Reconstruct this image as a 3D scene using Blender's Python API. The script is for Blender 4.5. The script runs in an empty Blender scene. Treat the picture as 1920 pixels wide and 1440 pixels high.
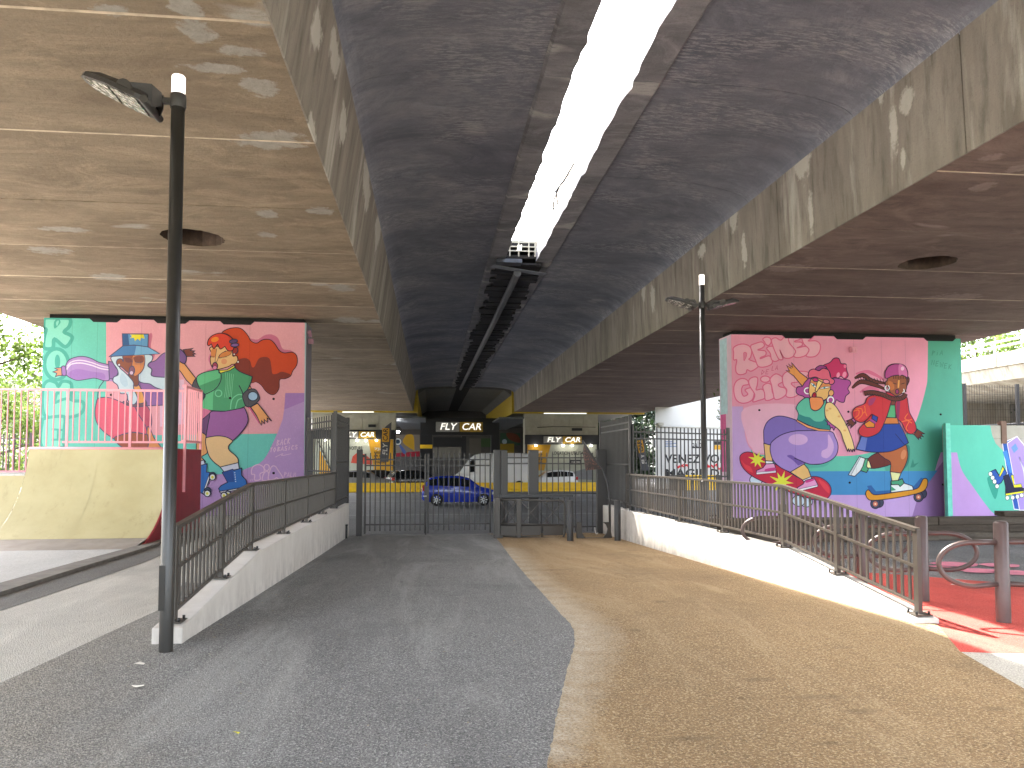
import bpy, bmesh, math, random
from mathutils import Vector, Matrix, geometry
from math import radians as R, sin, cos, pi
random.seed(7)
S = bpy.context.scene
COL = S.collection
# ---------------------------------------------------------------- camera
YAW, PIT, F, CX, CY, EYE = R(6.2), R(2.8), 1400.0, 960.0, 793.5, 1.6
cd = bpy.data.cameras.new('camera'); cam = bpy.data.objects.new('camera', cd); COL.objects.link(cam)
cam.location = (0, 0, EYE); cam.rotation_euler = (pi/2+PIT, 0, -YAW)
cd.sensor_width = 36; cd.sensor_fit = 'HORIZONTAL'; cd.lens = F/1920*36; cd.shift_y = (CY-720)/1920
cd.clip_end = 1500; cd.clip_start = .05
S.camera = cam
CR = cam.rotation_euler.to_matrix()
# ---------------------------------------------------------------- sky, sun, exposure
LDIR = Vector((.27, -.78, -1)).normalized()
w = bpy.data.worlds.new('World'); S.world = w; w.use_nodes = True
nt = w.node_tree; bg = nt.nodes['Background']; sk = nt.nodes.new('ShaderNodeTexSky')
sk.sky_type = 'NISHITA'; sk.sun_disc = False
sk.sun_elevation = math.asin(-LDIR.z); sk.sun_rotation = math.atan2(-LDIR.x, -LDIR.y)
sk.air_density = 1.0; sk.dust_density = 4.5; sk.ozone_density = 1.0
hs = nt.nodes.new('ShaderNodeHueSaturation'); hs.inputs['Saturation'].default_value = .45; nt.links.new(sk.outputs[0], hs.inputs['Color'])
nt.links.new(hs.outputs[0], bg.inputs[0]); bg.inputs[1].default_value = .15
sd = bpy.data.lights.new('sun', 'SUN'); sd.energy = 2.0; sd.angle = R(.55); sd.color = (1, .95, .86)
so = bpy.data.objects.new('sun', sd); COL.objects.link(so); so.rotation_euler = LDIR.to_track_quat('-Z', 'Y').to_euler(); so.location = (0, 0, 40)
S.view_settings.view_transform = 'Standard'; S.view_settings.look = 'None'; S.view_settings.gamma = 1
S.view_settings.use_curve_mapping = False
S.view_settings.exposure = 4.0
S.render.engine = 'CYCLES'
S.cycles.max_bounces = 10; S.cycles.diffuse_bounces = 7; S.cycles.glossy_bounces = 3; S.cycles.transmission_bounces = 4
S.cycles.transparent_max_bounces = 8; S.cycles.sample_clamp_indirect = 10

# ---------------------------------------------------------------- surveying helpers
def ray(px, py): return CR @ Vector(((px-CX)/F, (CY-py)/F, -1))
O3 = Vector((0, 0, EYE))
def on_z(px, py, z=0): d = ray(px, py); return O3+d*((z-EYE)/d.z)
def on_y(px, py, Y): d = ray(px, py); return O3+d*(Y/d.y)
def on_x(px, py, X): d = ray(px, py); return O3+d*(X/d.x)
# ---------------------------------------------------------------- materials
def lin(c):
    return tuple(((v/255)/12.92 if v/255 <= .04045 else ((v/255+.055)/1.055)**2.4) for v in c)
MATS = {}
class N:
    def __init__(s, name):
        s.m = bpy.data.materials.new(name); s.m.use_nodes = True; s.t = s.m.node_tree; s.b = s.t.nodes['Principled BSDF']
        s.pos = s.n('ShaderNodeNewGeometry').outputs['Position']
    def n(s, ty, **k):
        o = s.t.nodes.new(ty)
        for a, b in k.items(): setattr(o, a, b)
        return o
    def l(s, a, b): s.t.links.new(a, b)
    def scaled(s, v):
        m = s.n('ShaderNodeVectorMath', operation='MULTIPLY'); s.l(s.pos, m.inputs[0]); m.inputs[1].default_value = v; return m.outputs[0]
    def noise(s, sc=1, det=4, rough=.55, vec=None, dist=0):
        o = s.n('ShaderNodeTexNoise'); s.l(vec or s.pos, o.inputs['Vector']); o.inputs['Scale'].default_value = sc
        o.inputs['Detail'].default_value = det; o.inputs['Roughness'].default_value = rough; o.inputs['Distortion'].default_value = dist
        return o.outputs['Fac']
    def ramp(s, f, a, b, lo=0, hi=1):
        o = s.n('ShaderNodeMapRange'); s.l(f, o.inputs[0]); o.inputs[1].default_value = a; o.inputs[2].default_value = b
        o.inputs[3].default_value = lo; o.inputs[4].default_value = hi; return o.outputs[0]
    def mix(s, f, a, b, mode='MIX'):
        o = s.n('ShaderNodeMix', data_type='RGBA', blend_type=mode)
        if isinstance(f, (int, float)): o.inputs[0].default_value = f
        else: s.l(f, o.inputs[0])
        for v, i in ((a, 6), (b, 7)):
            if isinstance(v, tuple): o.inputs[i].default_value = (*v[:3], 1)
            else: s.l(v, o.inputs[i])
        return o.outputs[2]
    def mul(s, a, b):
        o = s.n('ShaderNodeMath', operation='MULTIPLY'); s.l(a, o.inputs[0])
        if isinstance(b, (int, float)): o.inputs[1].default_value = b
        else: s.l(b, o.inputs[1])
        return o.outputs[0]
    def add(s, a, b):
        o = s.n('ShaderNodeMath', operation='ADD'); s.l(a, o.inputs[0]); s.l(b, o.inputs[1]); return o.outputs[0]
    def spots(s, items, wob=.55, nsc=4, lo=.28, hi=.5):
        """mask of irregular blotches at given world places: items = (centre, (1/rx, 1/ry, 1/rz))"""
        acc = None
        for c, k in items:
            d = s.n('ShaderNodeVectorMath', operation='SUBTRACT'); s.l(s.pos, d.inputs[0]); d.inputs[1].default_value = c
            m = s.n('ShaderNodeVectorMath', operation='MULTIPLY'); s.l(d.outputs[0], m.inputs[0]); m.inputs[1].default_value = k
            g = s.n('ShaderNodeVectorMath', operation='LENGTH'); s.l(m.outputs[0], g.inputs[0])
            if acc is None: acc = g.outputs['Value']
            else:
                q = s.n('ShaderNodeMath', operation='MINIMUM'); s.l(acc, q.inputs[0]); s.l(g.outputs['Value'], q.inputs[1]); acc = q.outputs[0]
        inv = s.ramp(acc, 0, 1.5, 1, -.5)
        f = s.add(inv, s.ramp(s.noise(nsc, 8, .72), .2, .8, -wob, wob))
        return s.ramp(f, lo, hi)
    def out(s, col=None, rough=None, bump=None, bd=.01, bs=.5, metal=0, spec=None):
        if col is not None:
            if isinstance(col, tuple): s.b.inputs['Base Color'].default_value = (*col[:3], 1)
            else: s.l(col, s.b.inputs['Base Color'])
        if rough is not None:
            if isinstance(rough, (int, float)): s.b.inputs['Roughness'].default_value = rough
            else: s.l(rough, s.b.inputs['Roughness'])
        s.b.inputs['Metallic'].default_value = metal
        if spec is not None: s.b.inputs['Specular IOR Level'].default_value = spec
        if bump is not None:
            o = s.n('ShaderNodeBump'); o.inputs['Distance'].default_value = bd; o.inputs['Strength'].default_value = bs
            s.l(bump, o.inputs['Height']); s.l(o.outputs[0], s.b.inputs['Normal'])
        return s.m
def plain(name, rgb, rough=.6, metal=0, var=.12, sc=6, bump=0, spec=None):
    if name in MATS: return MATS[name]
    c = lin(rgb); n = N(name)
    f = n.ramp(n.noise(sc, 5, .6), .3, .7)
    col = n.mix(f, tuple(v*(1-var) for v in c), tuple(min(1, v*(1+var)) for v in c))
    bm = n.noise(sc*12, 3) if bump else None
    MATS[name] = n.out(col, rough, bm, bump or .001, .5, metal, spec); return MATS[name]
def glow(name, rgb, e):
    if name in MATS: return MATS[name]
    n = N(name); c = (*lin(rgb), 1); n.b.inputs['Base Color'].default_value = c
    n.b.inputs['Emission Color'].default_value = c; n.b.inputs['Emission Strength'].default_value = e
    MATS[name] = n.m; return n.m
def soffit_mat(name, c1, c2, pale, soot=None, seed=0, stretch=(.62, 1.25, 1), patchy=.6, items=None):
    n = N(name)
    off = n.n('ShaderNodeVectorMath', operation='ADD'); n.l(n.scaled(stretch), off.inputs[0]); off.inputs[1].default_value = (seed, seed*2, 0)
    v = off.outputs[0]
    off2 = n.n('ShaderNodeVectorMath', operation='ADD'); n.l(n.scaled((stretch[0]*.55, stretch[1]*1.9, 1)), off2.inputs[0]); off2.inputs[1].default_value = (seed+5, seed*2, 3)
    v2 = off2.outputs[0]
    base = n.mix(n.ramp(n.noise(.6, 10, .72, v, .5), .36, .64), lin(c1), lin(c2))
    base = n.mix(n.ramp(n.noise(2.4, 9, .74, v2, .4), .48, .75, 0, .42), base, lin(tuple(int(x*.66) for x in c1)))
    base = n.mix(n.ramp(n.noise(1.3, 10, .78, v, 1.0), .5, .68, 0, .75), base, lin(tuple(min(255, int(x*1.13)) for x in c2)))
    pt = n.mul(n.ramp(n.noise(.75, 3, .45, v, .25), patchy, patchy+.035), n.ramp(n.noise(6, 6, .75, v2), .36, .5, .25, 1))
    base = n.mix(n.mul(pt, .8), base, lin(pale))
    base = n.mix(n.ramp(n.noise(34, 7, .85), .52, .72, 0, .45), base, lin(tuple(int(x*.45) for x in c1)))
    base = n.mix(n.ramp(n.noise(60, 4, .85), .56, .7, 0, .3), base, lin(pale))
    if soot:
        base = n.mix(n.ramp(n.noise(.28, 9, .74, v, .8), .34, .66, .0, .8), base, lin(soot))
        base = n.mix(n.mul(n.ramp(n.noise(11, 8, .8, v2), .5, .56), n.ramp(n.noise(.5, 3, .5, v), .47, .6, 0, .6)), base, lin(pale))
    if items: base = n.mix(n.mul(n.spots(items), .75), base, n.mix(n.ramp(n.noise(8, 6, .75), .35, .65), lin(tuple(int(x*.86) for x in pale)), lin(pale)))
    h = n.add(n.noise(16, 9, .8), n.mul(n.noise(1.8, 6, .6, v), 1.2))
    return n.out(base, .88, h, .03, .65, 0, .3)
def streak_mat(name, c1, c2, pale, seed=0, items=None):
    n = N(name)
    off = n.n('ShaderNodeVectorMath', operation='ADD'); n.l(n.scaled((1, 1.6, .28)), off.inputs[0]); off.inputs[1].default_value = (seed, seed, 0)
    v = off.outputs[0]
    base = n.mix(n.ramp(n.noise(.7, 7, .65, v, .4), .35, .65), lin(c1), lin(c2))
    base = n.mix(n.ramp(n.noise(3.2, 6, .65, v), .5, .72, 0, .6), base, lin(tuple(int(x*.6) for x in c1)))
    base = n.mix(n.ramp(n.noise(.9, 6, .6, v, .3), .58, .68, 0, .6), base, lin(pale))
    base = n.mix(n.ramp(n.noise(30, 7, .85), .54, .72, 0, .5), base, lin(tuple(int(x*.5) for x in c1)))
    if items: base = n.mix(n.mul(n.spots(items), .7), base, lin(pale))
    h = n.add(n.noise(18, 7, .7), n.mul(n.noise(2.2, 5, .6, v), 1.5))
    return n.out(base, .88, h, .018, .6, 0, .3)
def ground_mat(name, c, speck, dark, sc=170, bd=.006, patch=(.86, 1.14), stain=None, stretch=(1, .45, 1), worn=None, smudge=None, dust=None):
    n = N(name); c = lin(c)
    v = n.scaled(stretch)
    f = n.ramp(n.noise(.55, 7, .62, v, .5), .32, .68)
    base = n.mix(f, tuple(x*patch[0] for x in c), tuple(x*patch[1] for x in c))
    base = n.mix(n.ramp(n.noise(3.5, 8, .72), .5, .75, 0, .35), base, lin(dark))
    vo = n.n('ShaderNodeTexVoronoi'); n.l(n.pos, vo.inputs['Vector']); vo.inputs['Scale'].default_value = sc*.6
    base = n.mix(n.ramp(n.noise(sc*.42, 4, .9), .52, .58, 0, .95), base, lin(speck))
    base = n.mix(n.ramp(n.noise(sc*.46, 4, .9, n.scaled((1.1, 1, 1))), .53, .6, 0, .95), base, lin(dark))
    wm = n.noise(.5, 6, .7, n.scaled((2.4, .35, 1)), .8)
    base = n.mix(n.ramp(wm, .5, .7, 0, .4), base, lin(speck)); base = n.mix(n.ramp(n.noise(.35, 5, .65, n.scaled((1.2, .8, 1)), .4), .52, .66, 0, .3), base, lin(dark))
    if stain:
        base = n.mix(n.ramp(n.noise(.9, 6, .7, n.scaled((.8, 2.6, 1)), .7), .62, .72, 0, .55), base, lin(stain))
    if worn:      # older, dustier surfacing beyond a wandering line
        s_ = n.n('ShaderNodeVectorMath', operation='DOT_PRODUCT'); n.l(n.pos, s_.inputs[0]); s_.inputs[1].default_value = worn[1]
        f = n.ramp(n.add(s_.outputs['Value'], n.ramp(n.noise(.9, 7, .7), .2, .8, -.7, .7)), worn[2], worn[3])
        base = n.mix(n.mul(f, .85), base, n.mix(n.ramp(n.noise(sc*.42, 4, .9), .44, .56), lin(tuple(int(x*.55) for x in worn[0])), lin(worn[0])))
    if dust: base = n.mix(n.mul(n.spots(dust[1], .35, 5, -.1, 1.0), n.ramp(n.noise(sc*.4, 3, .9), .4, .56, .2, .9)), base, lin(dust[0]))
    if smudge: base = n.mix(n.mul(n.spots(smudge, .4, 9, .2, .85), .42), base, lin(dark))
    return n.out(base, .9, n.add(vo.outputs['Distance'], n.noise(sc*.7, 4, .8)), bd*1.6, .9, 0, .25)
M = {}
def zspots(L, sc=1.0):
    out = []
    for px, py, rx, ry in L:
        c = on_z(px, py, 5.8); e1 = on_z(px+rx, py, 5.8); e2 = on_z(px, py+ry, 5.8)
        out.append((tuple(c), (1/max(.08, abs(e1.x-c.x)*sc), 1/max(.08, abs(e2.y-c.y)*sc), 0)))
    return out
def gspots(L, X, sc=1.0):
    out = []
    for px, py, rx, ry in L:
        c = on_x(px, py, X); e1 = on_x(px+rx, py, X); e2 = on_x(px, py+ry, X)
        out.append((tuple(c), (0, 1/max(.06, abs(e1.y-c.y)*sc), 1/max(.1, abs(e2.z-c.z)*sc))))
    return out
M['soffit'] = soffit_mat('soffit_concrete', (112, 97, 80), (142, 126, 106), (160, 156, 148), patchy=.68, items=zspots([(368, 58, 44, 36), (448, 98, 62, 16), (400, 128, 80, 14), (487, 163, 54, 26), (505, 262, 90, 26), (500, 402, 32, 12), (602, 396, 36, 11), (498, 440, 28, 8), (640, 540, 40, 11), (90, 470, 56, 10), (205, 520, 54, 9), (120, 430, 70, 7), (655, 600, 40, 8), (345, 12, 40, 30), (210, 20, 50, 16)]))
M['soffit_r'] = soffit_mat('soffit_concrete_east', (98, 82, 75), (122, 105, 97), (150, 134, 126), seed=9, patchy=.68, items=zspots([(1480, 503, 60, 12), (1790, 558, 74, 12), (1860, 295, 34, 13), (1905, 316, 30, 13), (1842, 350, 34, 13), (1500, 577, 76, 6), (1400, 555, 60, 5)]))
M['vault'] = soffit_mat('vault_concrete', (118, 121, 133), (146, 147, 156), (174, 174, 178), soot=(86, 90, 104), seed=4, stretch=(.7, 1, 1), patchy=.68)
M['lime'] = plain('lime_joint', (176, 160, 140), .9, 0, .35, 3)
GP = gspots([(1703, 190, 22, 40), (1507, 308, 22, 50), (1318, 470, 13, 20), (1655, 160, 10, 60), (1678, 240, 12, 70), (1693, 300, 8, 34), (1520, 400, 7, 60), (1378, 400, 12, 50), (1396, 470, 7, 50), (1345, 385, 14, 18), (1225, 560, 6, 44), (1208, 540, 6, 38)], 7.25)+gspots([(591, 58, 12, 54), (618, 102, 12, 50), (602, 250, 10, 42), (655, 150, 9, 46), (640, 235, 8, 50), (668, 240, 7, 36), (678, 330, 7, 46), (702, 430, 6, 54), (683, 370, 6, 42)], -1.42)
GP = [(c, (.6, k[1], k[2])) for c, k in GP]
M['girder'] = streak_mat('girder_concrete', (116, 109, 101), (146, 139, 129), (188, 184, 174), items=GP)
M['dark_conc'] = plain('near_black_concrete', (22, 20, 20), .95)
M['slot'] = soffit_mat('slot_edge_concrete', (150, 138, 122), (190, 180, 165), (215, 208, 196), seed=3)
M['asphalt'] = ground_mat('dark_asphalt', (120, 119, 117), (182, 180, 174), (66, 65, 64), 150, .006, (.86, 1.14), (134, 132, 128), worn=((176, 168, 154), (-1, -.28, 0), -.1, 1.5))
M['asphalt_l'] = ground_mat('light_asphalt', (186, 181, 170), (222, 217, 206), (132, 127, 118), 150, .006, (.88, 1.12))
def gs(L): 
    out = []
    for px, py, rx, ry in L:
        c = on_z(px, py, 0); out.append((tuple(c), (1/abs(on_z(px+rx, py, 0).x-c.x), 1/abs(on_z(px, py+ry, 0).y-c.y), 0)))
    return out
DL = ((926, 1004, .5), (940, 1020, .5), (958, 1045, .48), (985, 1078, .45), (1022, 1118, .42), (1050, 1150, .4), (1078, 1185, .4), (1076, 1215, .38), (1060, 1270, .3), (1042, 1350, .22), (1026, 1440, .16))
DU = []
for (x0, y0, r0), (x1, y1, r1) in zip(DL, DL[1:]):
    for t in (0, .33, .67): DU.append((tuple(on_z(x0+(x1-x0)*t+14, y0+(y1-y0)*t, 0)), (1/(r0+(r1-r0)*t), .8/(r0+(r1-r0)*t), 0)))
M['resin'] = ground_mat('beige_resin', (146, 119, 84), (198, 174, 138), (92, 76, 56), 130, .007, (.88, 1.12), (112, 94, 72), smudge=gs([(1615, 1335, 60, 9), (1530, 1308, 90, 8), (1420, 1275, 60, 7), (1300, 1385, 90, 10), (1190, 1182, 26, 5), (1240, 1120, 30, 5), (1870, 1330, 50, 8), (1390, 1310, 14, 5), (1210, 1330, 12, 5), (1560, 1395, 70, 7)]), dust=((196, 184, 164), DU))
M['red'] = ground_mat('red_rubber', (198, 78, 68), (222, 112, 100), (150, 50, 45), 150, .005)
M['conc_pad'] = ground_mat('skate_concrete', (178, 176, 171), (192, 190, 186), (156, 153, 148), 90, .002)
M['road'] = ground_mat('road_asphalt', (104, 104, 106), (128, 127, 126), (76, 76, 78), 120, .005)
M['grass'] = ground_mat('park_ground', (90, 100, 60), (120, 125, 80), (60, 70, 40), 30, .02)
M['metal'] = plain('grey_brown_paint', (68, 63, 57), .42, 0, .06, 20)
M['metal_d'] = plain('dark_grey_paint', (52, 49, 47), .45, 0, .06, 20)
M['metal_l'] = plain('taupe_paint', (66, 59, 52), .4, 0, .05, 20)
M['bolt'] = plain('bolt_steel', (60, 60, 60), .35, .8)
M['pole'] = plain('pole_paint', (44, 42, 39), .3, 0, .1, 9)
M['lens_white'] = plain('white_plastic', (200, 196, 188), .4)
def soft_mat(name, rgb, full=.85):
    n = N(name); at = n.n('ShaderNodeVertexColor', layer_name='Fade'); sp = n.n('ShaderNodeSeparateColor'); n.l(at.outputs['Color'], sp.inputs[0])
    f = n.add(sp.outputs[0], n.mul(n.noise(5, 8, .75), 1.1)); f = n.mul(n.ramp(f, .82, 1.25), full)
    n.out(n.mix(n.ramp(n.noise(9, 6, .75), .35, .65), lin(tuple(int(v*.86) for v in rgb)), lin(rgb)), .9, n.noise(30, 6, .7), .004, .5, 0, .3)
    tr = n.n('ShaderNodeBsdfTransparent'); mx = n.n('ShaderNodeMixShader'); n.l(f, mx.inputs[0]); n.l(tr.outputs[0], mx.inputs[1]); n.l(n.b.outputs[0], mx.inputs[2])
    n.l(mx.outputs[0], n.t.nodes['Material Output'].inputs[0]); MATS[name] = n.m; return n.m
M['patch'] = soft_mat('repair_mortar', (156, 152, 142)); M['leach'] = soft_mat('lime_bloom', (184, 178, 166), .75); M['rose'] = soft_mat('rose_mortar', (146, 122, 112), .75)
M['jointline'] = soft_mat('shadow_gap', (60, 50, 56), .17)
M['wallwhite'] = None
def white_wall():
    n = N('rendered_white_wall'); base = n.mix(n.ramp(n.noise(1.4, 8, .7, n.scaled((1, 1, .5))), .35, .7), lin((196, 189, 180)), lin((212, 206, 197)))
    base = n.mix(n.ramp(n.noise(6, 8, .75), .55, .75, 0, .3), base, lin((170, 160, 150)))
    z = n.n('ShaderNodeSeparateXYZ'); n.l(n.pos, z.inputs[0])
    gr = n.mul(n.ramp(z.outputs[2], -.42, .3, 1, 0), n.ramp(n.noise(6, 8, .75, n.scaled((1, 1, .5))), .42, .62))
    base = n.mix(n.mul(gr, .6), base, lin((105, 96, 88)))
    return n.out(base, .85, n.noise(80, 4, .7), .003, .5, 0, .3)
M['wallwhite'] = white_wall()
M['pink_metal'] = plain('pink_paint', (226, 150, 158), .4, 0, .06, 20)
M['black'] = plain('black_panel', (24, 24, 28), .5)
M['yellow'] = plain('yellow_paint', (236, 190, 30), .55, 0, .1)
M['yellow_d'] = plain('yellow_girder_paint', (168, 142, 26), .6, 0, .1)
M['palec'] = plain('pale_concrete', (168, 164, 150), .8, 0, .12, 2, .003)
M['palesoffit'] = plain('pale_soffit', (96, 95, 92), .8, 0, .15, 2)
# ---------------------------------------------------------------- mesh helpers
class MB:
    def __init__(s): s.v = []; s.f = []; s.mi = []; s.sm = []
    def add(s, vs, fs, mi=0, smooth=False):
        b = len(s.v); s.v += [tuple(v) for v in vs]
        for f in fs: s.f.append([b+i for i in f]); s.mi.append(mi); s.sm.append(smooth)
        return s
    def box(s, x0, x1, y0, y1, z0, z1, mi=0):
        return s.add([(x0, y0, z0), (x1, y0, z0), (x1, y1, z0), (x0, y1, z0), (x0, y0, z1), (x1, y0, z1), (x1, y1, z1), (x0, y1, z1)],
              [(0, 3, 2, 1), (4, 5, 6, 7), (0, 1, 5, 4), (1, 2, 6, 5), (2, 3, 7, 6), (3, 0, 4, 7)], mi)
    def bar(s, a, b, wx, wz, mi=0, up=(0, 0, 1)):
        a = Vector(a); b = Vector(b); d = (b-a).normalized(); u = Vector(up)
        if abs(d.dot(u)) > .99: u = Vector((1, 0, 0))
        sx = d.cross(u).normalized()*wx/2; sz = sx.normalized().cross(d).normalized()*wz/2
        vs = [p+q for p in (a, b) for q in (-sx-sz, sx-sz, sx+sz, -sx+sz)]
        return s.add(vs, [(3, 2, 1, 0), (4, 5, 6, 7), (0, 1, 5, 4), (1, 2, 6, 5), (2, 3, 7, 6), (3, 0, 4, 7)], mi)
    def tube(s, pts, r, n=10, mi=0, closed=False, cap=True):
        pts = [Vector(p) for p in pts]; k = len(pts); rs = r if isinstance(r, list) else [r]*k
        vs = []; prev = None
        for i, p in enumerate(pts):
            if closed: d = (pts[(i+1) % k]-pts[i-1]).normalized()
            else: d = (pts[min(i+1, k-1)]-pts[max(i-1, 0)]).normalized()
            if prev is None:
                u = Vector((0, 0, 1)) if abs(d.z) < .9 else Vector((1, 0, 0)); u = (u-d*u.dot(d)).normalized()
            else: u = (prev-d*prev.dot(d)).normalized()
            prev = u; w = d.cross(u)
            for j in range(n):
                a = 2*pi*j/n; vs.append(p+(u*cos(a)+w*sin(a))*rs[i])
        fs = []
        for i in range(k if closed else k-1):
            for j in range(n):
                a = i*n+j; b = i*n+(j+1) % n; c = ((i+1) % k)*n+(j+1) % n; d = ((i+1) % k)*n+j; fs.append((a, b, c, d))
        s.add(vs, fs, mi, True)
        if cap and not closed:
            b = len(s.v)-len(vs)
            s.f.append([b+j for j in range(n)][::-1]); s.mi.append(mi); s.sm.append(False)
            s.f.append([b+(k-1)*n+j for j in range(n)]); s.mi.append(mi); s.sm.append(False)
        return s
    def lathe(s, prof, n=24, c=(0, 0, 0), mi=0, axis='z', smooth=True):
        vs = []
        for r, h in prof:
            for j in range(n):
                a = 2*pi*j/n
                p = (r*cos(a), r*sin(a), h) if axis == 'z' else ((r*cos(a), h, r*sin(a)) if axis == 'y' else (h, r*cos(a), r*sin(a)))
                vs.append((p[0]+c[0], p[1]+c[1], p[2]+c[2]))
        fs = [(i*n+j, i*n+(j+1) % n, (i+1)*n+(j+1) % n, (i+1)*n+j) for i in range(len(prof)-1) for j in range(n)]
        return s.add(vs, fs, mi, smooth)
    def prism(s, poly, ax, a, b, mi=0):
        """poly 2D extruded along axis ax from a to b"""
        def P(u, v, h): return {'x': (h, u, v), 'y': (u, h, v), 'z': (u, v, h)}[ax]
        k = len(poly); vs = [P(u, v, a) for u, v in poly]+[P(u, v, b) for u, v in poly]
        fs = [list(range(k))[::-1], list(range(k, 2*k))]+[(i, (i+1) % k, k+(i+1) % k, k+i) for i in range(k)]
        return s.add(vs, fs, mi)
    def mesh(s, name, mats):
        me = bpy.data.meshes.new(name); me.from_pydata(s.v, [], s.f)
        for m in (mats if isinstance(mats, (list, tuple)) else [mats]): me.materials.append(m)
        me.polygons.foreach_set('material_index', s.mi); me.polygons.foreach_set('use_smooth', s.sm)
        bm = bmesh.new(); bm.from_mesh(me); bmesh.ops.recalc_face_normals(bm, faces=bm.faces); bm.to_mesh(me); bm.free()
        me.update(); return me
    def build(s, name, mats, parent=None, bevel=0):
        o = link(name, s.mesh(name, mats), parent)
        if bevel:
            b = o.modifiers.new('bevel', 'BEVEL'); b.width = bevel; b.segments = 2; b.limit_method = 'ANGLE'; b.angle_limit = R(40)
        return o
def link(name, me, parent=None, loc=None, rot=None, scale=None):
    o = bpy.data.objects.new(name, me); COL.objects.link(o)
    if parent: o.parent = parent; o.matrix_parent_inverse = Matrix.Translation(wloc(parent)).inverted() if loc is None and rot is None else Matrix()
    if loc is not None: o.location = loc
    if rot is not None: o.rotation_euler = rot
    if scale is not None: o.scale = scale
    return o
def wloc(o):
    v = Vector(o.location)
    return v
def tag(o, label=None, cat=None, group=None, kind=None):
    if label: o['label'] = label
    if cat: o['category'] = cat
    if group: o['group'] = group
    if kind: o['kind'] = kind
    return o
def thing(name, loc, label, cat, group=None):
    o = bpy.data.objects.new(name, None); COL.objects.link(o); o.location = loc; o.empty_display_size = .3
    return tag(o, label, cat, group)
def struct(o): o['kind'] = 'structure'; return o
def copy_tree(o, parent=None):
    c = o.copy(); COL.objects.link(c)
    if parent: c.parent = parent
    for ch in list(o.children): copy_tree(ch, c)
    return c
def text_mesh(txt, size, thick=.0, shear=0, bold=0, ax='center'):
    cu = bpy.data.curves.new('t', 'FONT'); cu.body = txt; cu.size = size; cu.extrude = thick; cu.shear = shear; cu.offset = bold
    cu.align_x = {'center': 'CENTER', 'left': 'LEFT'}[ax]; cu.align_y = 'CENTER'; cu.resolution_u = 3
    o = bpy.data.objects.new('t', cu); COL.objects.link(o)
    bpy.context.view_layer.update()
    me = bpy.data.meshes.new_from_object(o.evaluated_get(bpy.context.evaluated_depsgraph_get()))
    bpy.data.objects.remove(o); bpy.data.curves.remove(cu); return me
def text(name, txt, size, loc, mat, parent, thick=.004, shear=0, bold=0, width=None, rz=0, ry=0, ax='center'):
    me = text_mesh(txt, size, thick, shear, bold, ax); me.name = name; me.materials.clear(); me.materials.append(mat)
    o = link(name, me, parent)
    o.matrix_parent_inverse = Matrix.Translation(wloc(parent)).inverted()
    sx = 1
    if width:
        xs = [v.co.x for v in me.vertices]; sx = width/(max(xs)-min(xs))
    o.location = loc; o.rotation_mode = 'XYZ'; o.rotation_euler = (pi/2, ry, rz); o.scale = (sx, 1, 1)
    return o
# ================================================================ GROUND
def zpath(Y):
    pts = [(-50, 0), (7, 0), (9.9, -.1), (15, -.27), (20.2, -.42), (23.5, -.71), (60, -.71)]
    for (a, za), (b, zb) in zip(pts, pts[1:]):
        if a <= Y <= b: return za+(zb-za)*(Y-a)/(b-a)
    return -.71
def sheet(name, poly, mat, z=0, slope=False, dz=0):
    me = bpy.data.meshes.new(name); bm = bmesh.new()
    f = bm.faces.new([bm.verts.new((p[0], p[1], 0)) for p in poly])
    if slope:
        for y in (7, 8, 9, 9.9, 11, 13, 15, 17, 19, 20.2, 21.3, 22.4, 23.5):
            bmesh.ops.bisect_plane(bm, geom=bm.verts[:]+bm.edges[:]+bm.faces[:], plane_co=(0, y, 0), plane_no=(0, 1, 0))
    bmesh.ops.triangulate(bm, faces=bm.faces[:])
    for v in bm.verts: v.co.z = (zpath(v.co.y) if slope else z)+dz
    bmesh.ops.recalc_face_normals(bm, faces=bm.faces[:])
    for f in bm.faces:
        if f.normal.z < 0: f.normal_flip()
    bm.to_mesh(me); bm.free(); me.materials.append(mat)
    return struct(link(name, me))
def gp(*pts): return [tuple(on_z(x, y, 0))[:2] for x, y in pts]
LW, RW = -2.14, 4.69            # inner faces of the two retaining walls
sheet('ground', [(-400, -300), (500, -300), (500, 900), (-400, 900)], M['grass'], -.74)
sheet('road', [(-120, 22.3), (120, 22.3), (120, 120), (-120, 120)], M['road'], -.72)
# raised plaza slabs either side of the sunken path
def slab(name, poly, mat, z0=-.75, z1=0):
    return struct(MB().prism(poly, 'z', z0, z1).build(name, mat))
slab('plaza_west', [(-60, -30), (-2.16, -30), (-2.16, 6.95), (-2.5, 6.95), (-2.5, 22), (-60, 22)], M['asphalt_l'])
slab('plaza_east', [(5.0, -30), (70, -30), (70, 13.9), (7.9, 13.9), (8.6, 21.8), (5.0, 21.8)], M['asphalt'], z1=-.012)
sheet('planting_bed', [(7.9, 13.95), (70, 13.95), (70, 26), (8.2, 26)], plain('soil', (70, 62, 50), .95, 0, .3, 4, .02), -.45)
seam = gp((345, 1092), (311, 1138), (204, 1187), (48, 1260), (-200, 1372))
s0 = seam
k_ = [i for i in range(4) if s0[i][1] >= 6.99 > s0[i+1][1]][0]; f_ = (6.99-s0[k_][1])/(s0[k_+1][1]-s0[k_][1]); sq = (s0[k_][0]+(s0[k_+1][0]-s0[k_][0])*f_, 6.99)

edge = gp((935, 1018), (958, 1045), (985, 1078), (1022, 1118), (1050, 1150), (1078, 1185), (1060, 1270), (1042, 1350), (1025, 1440))
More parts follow.
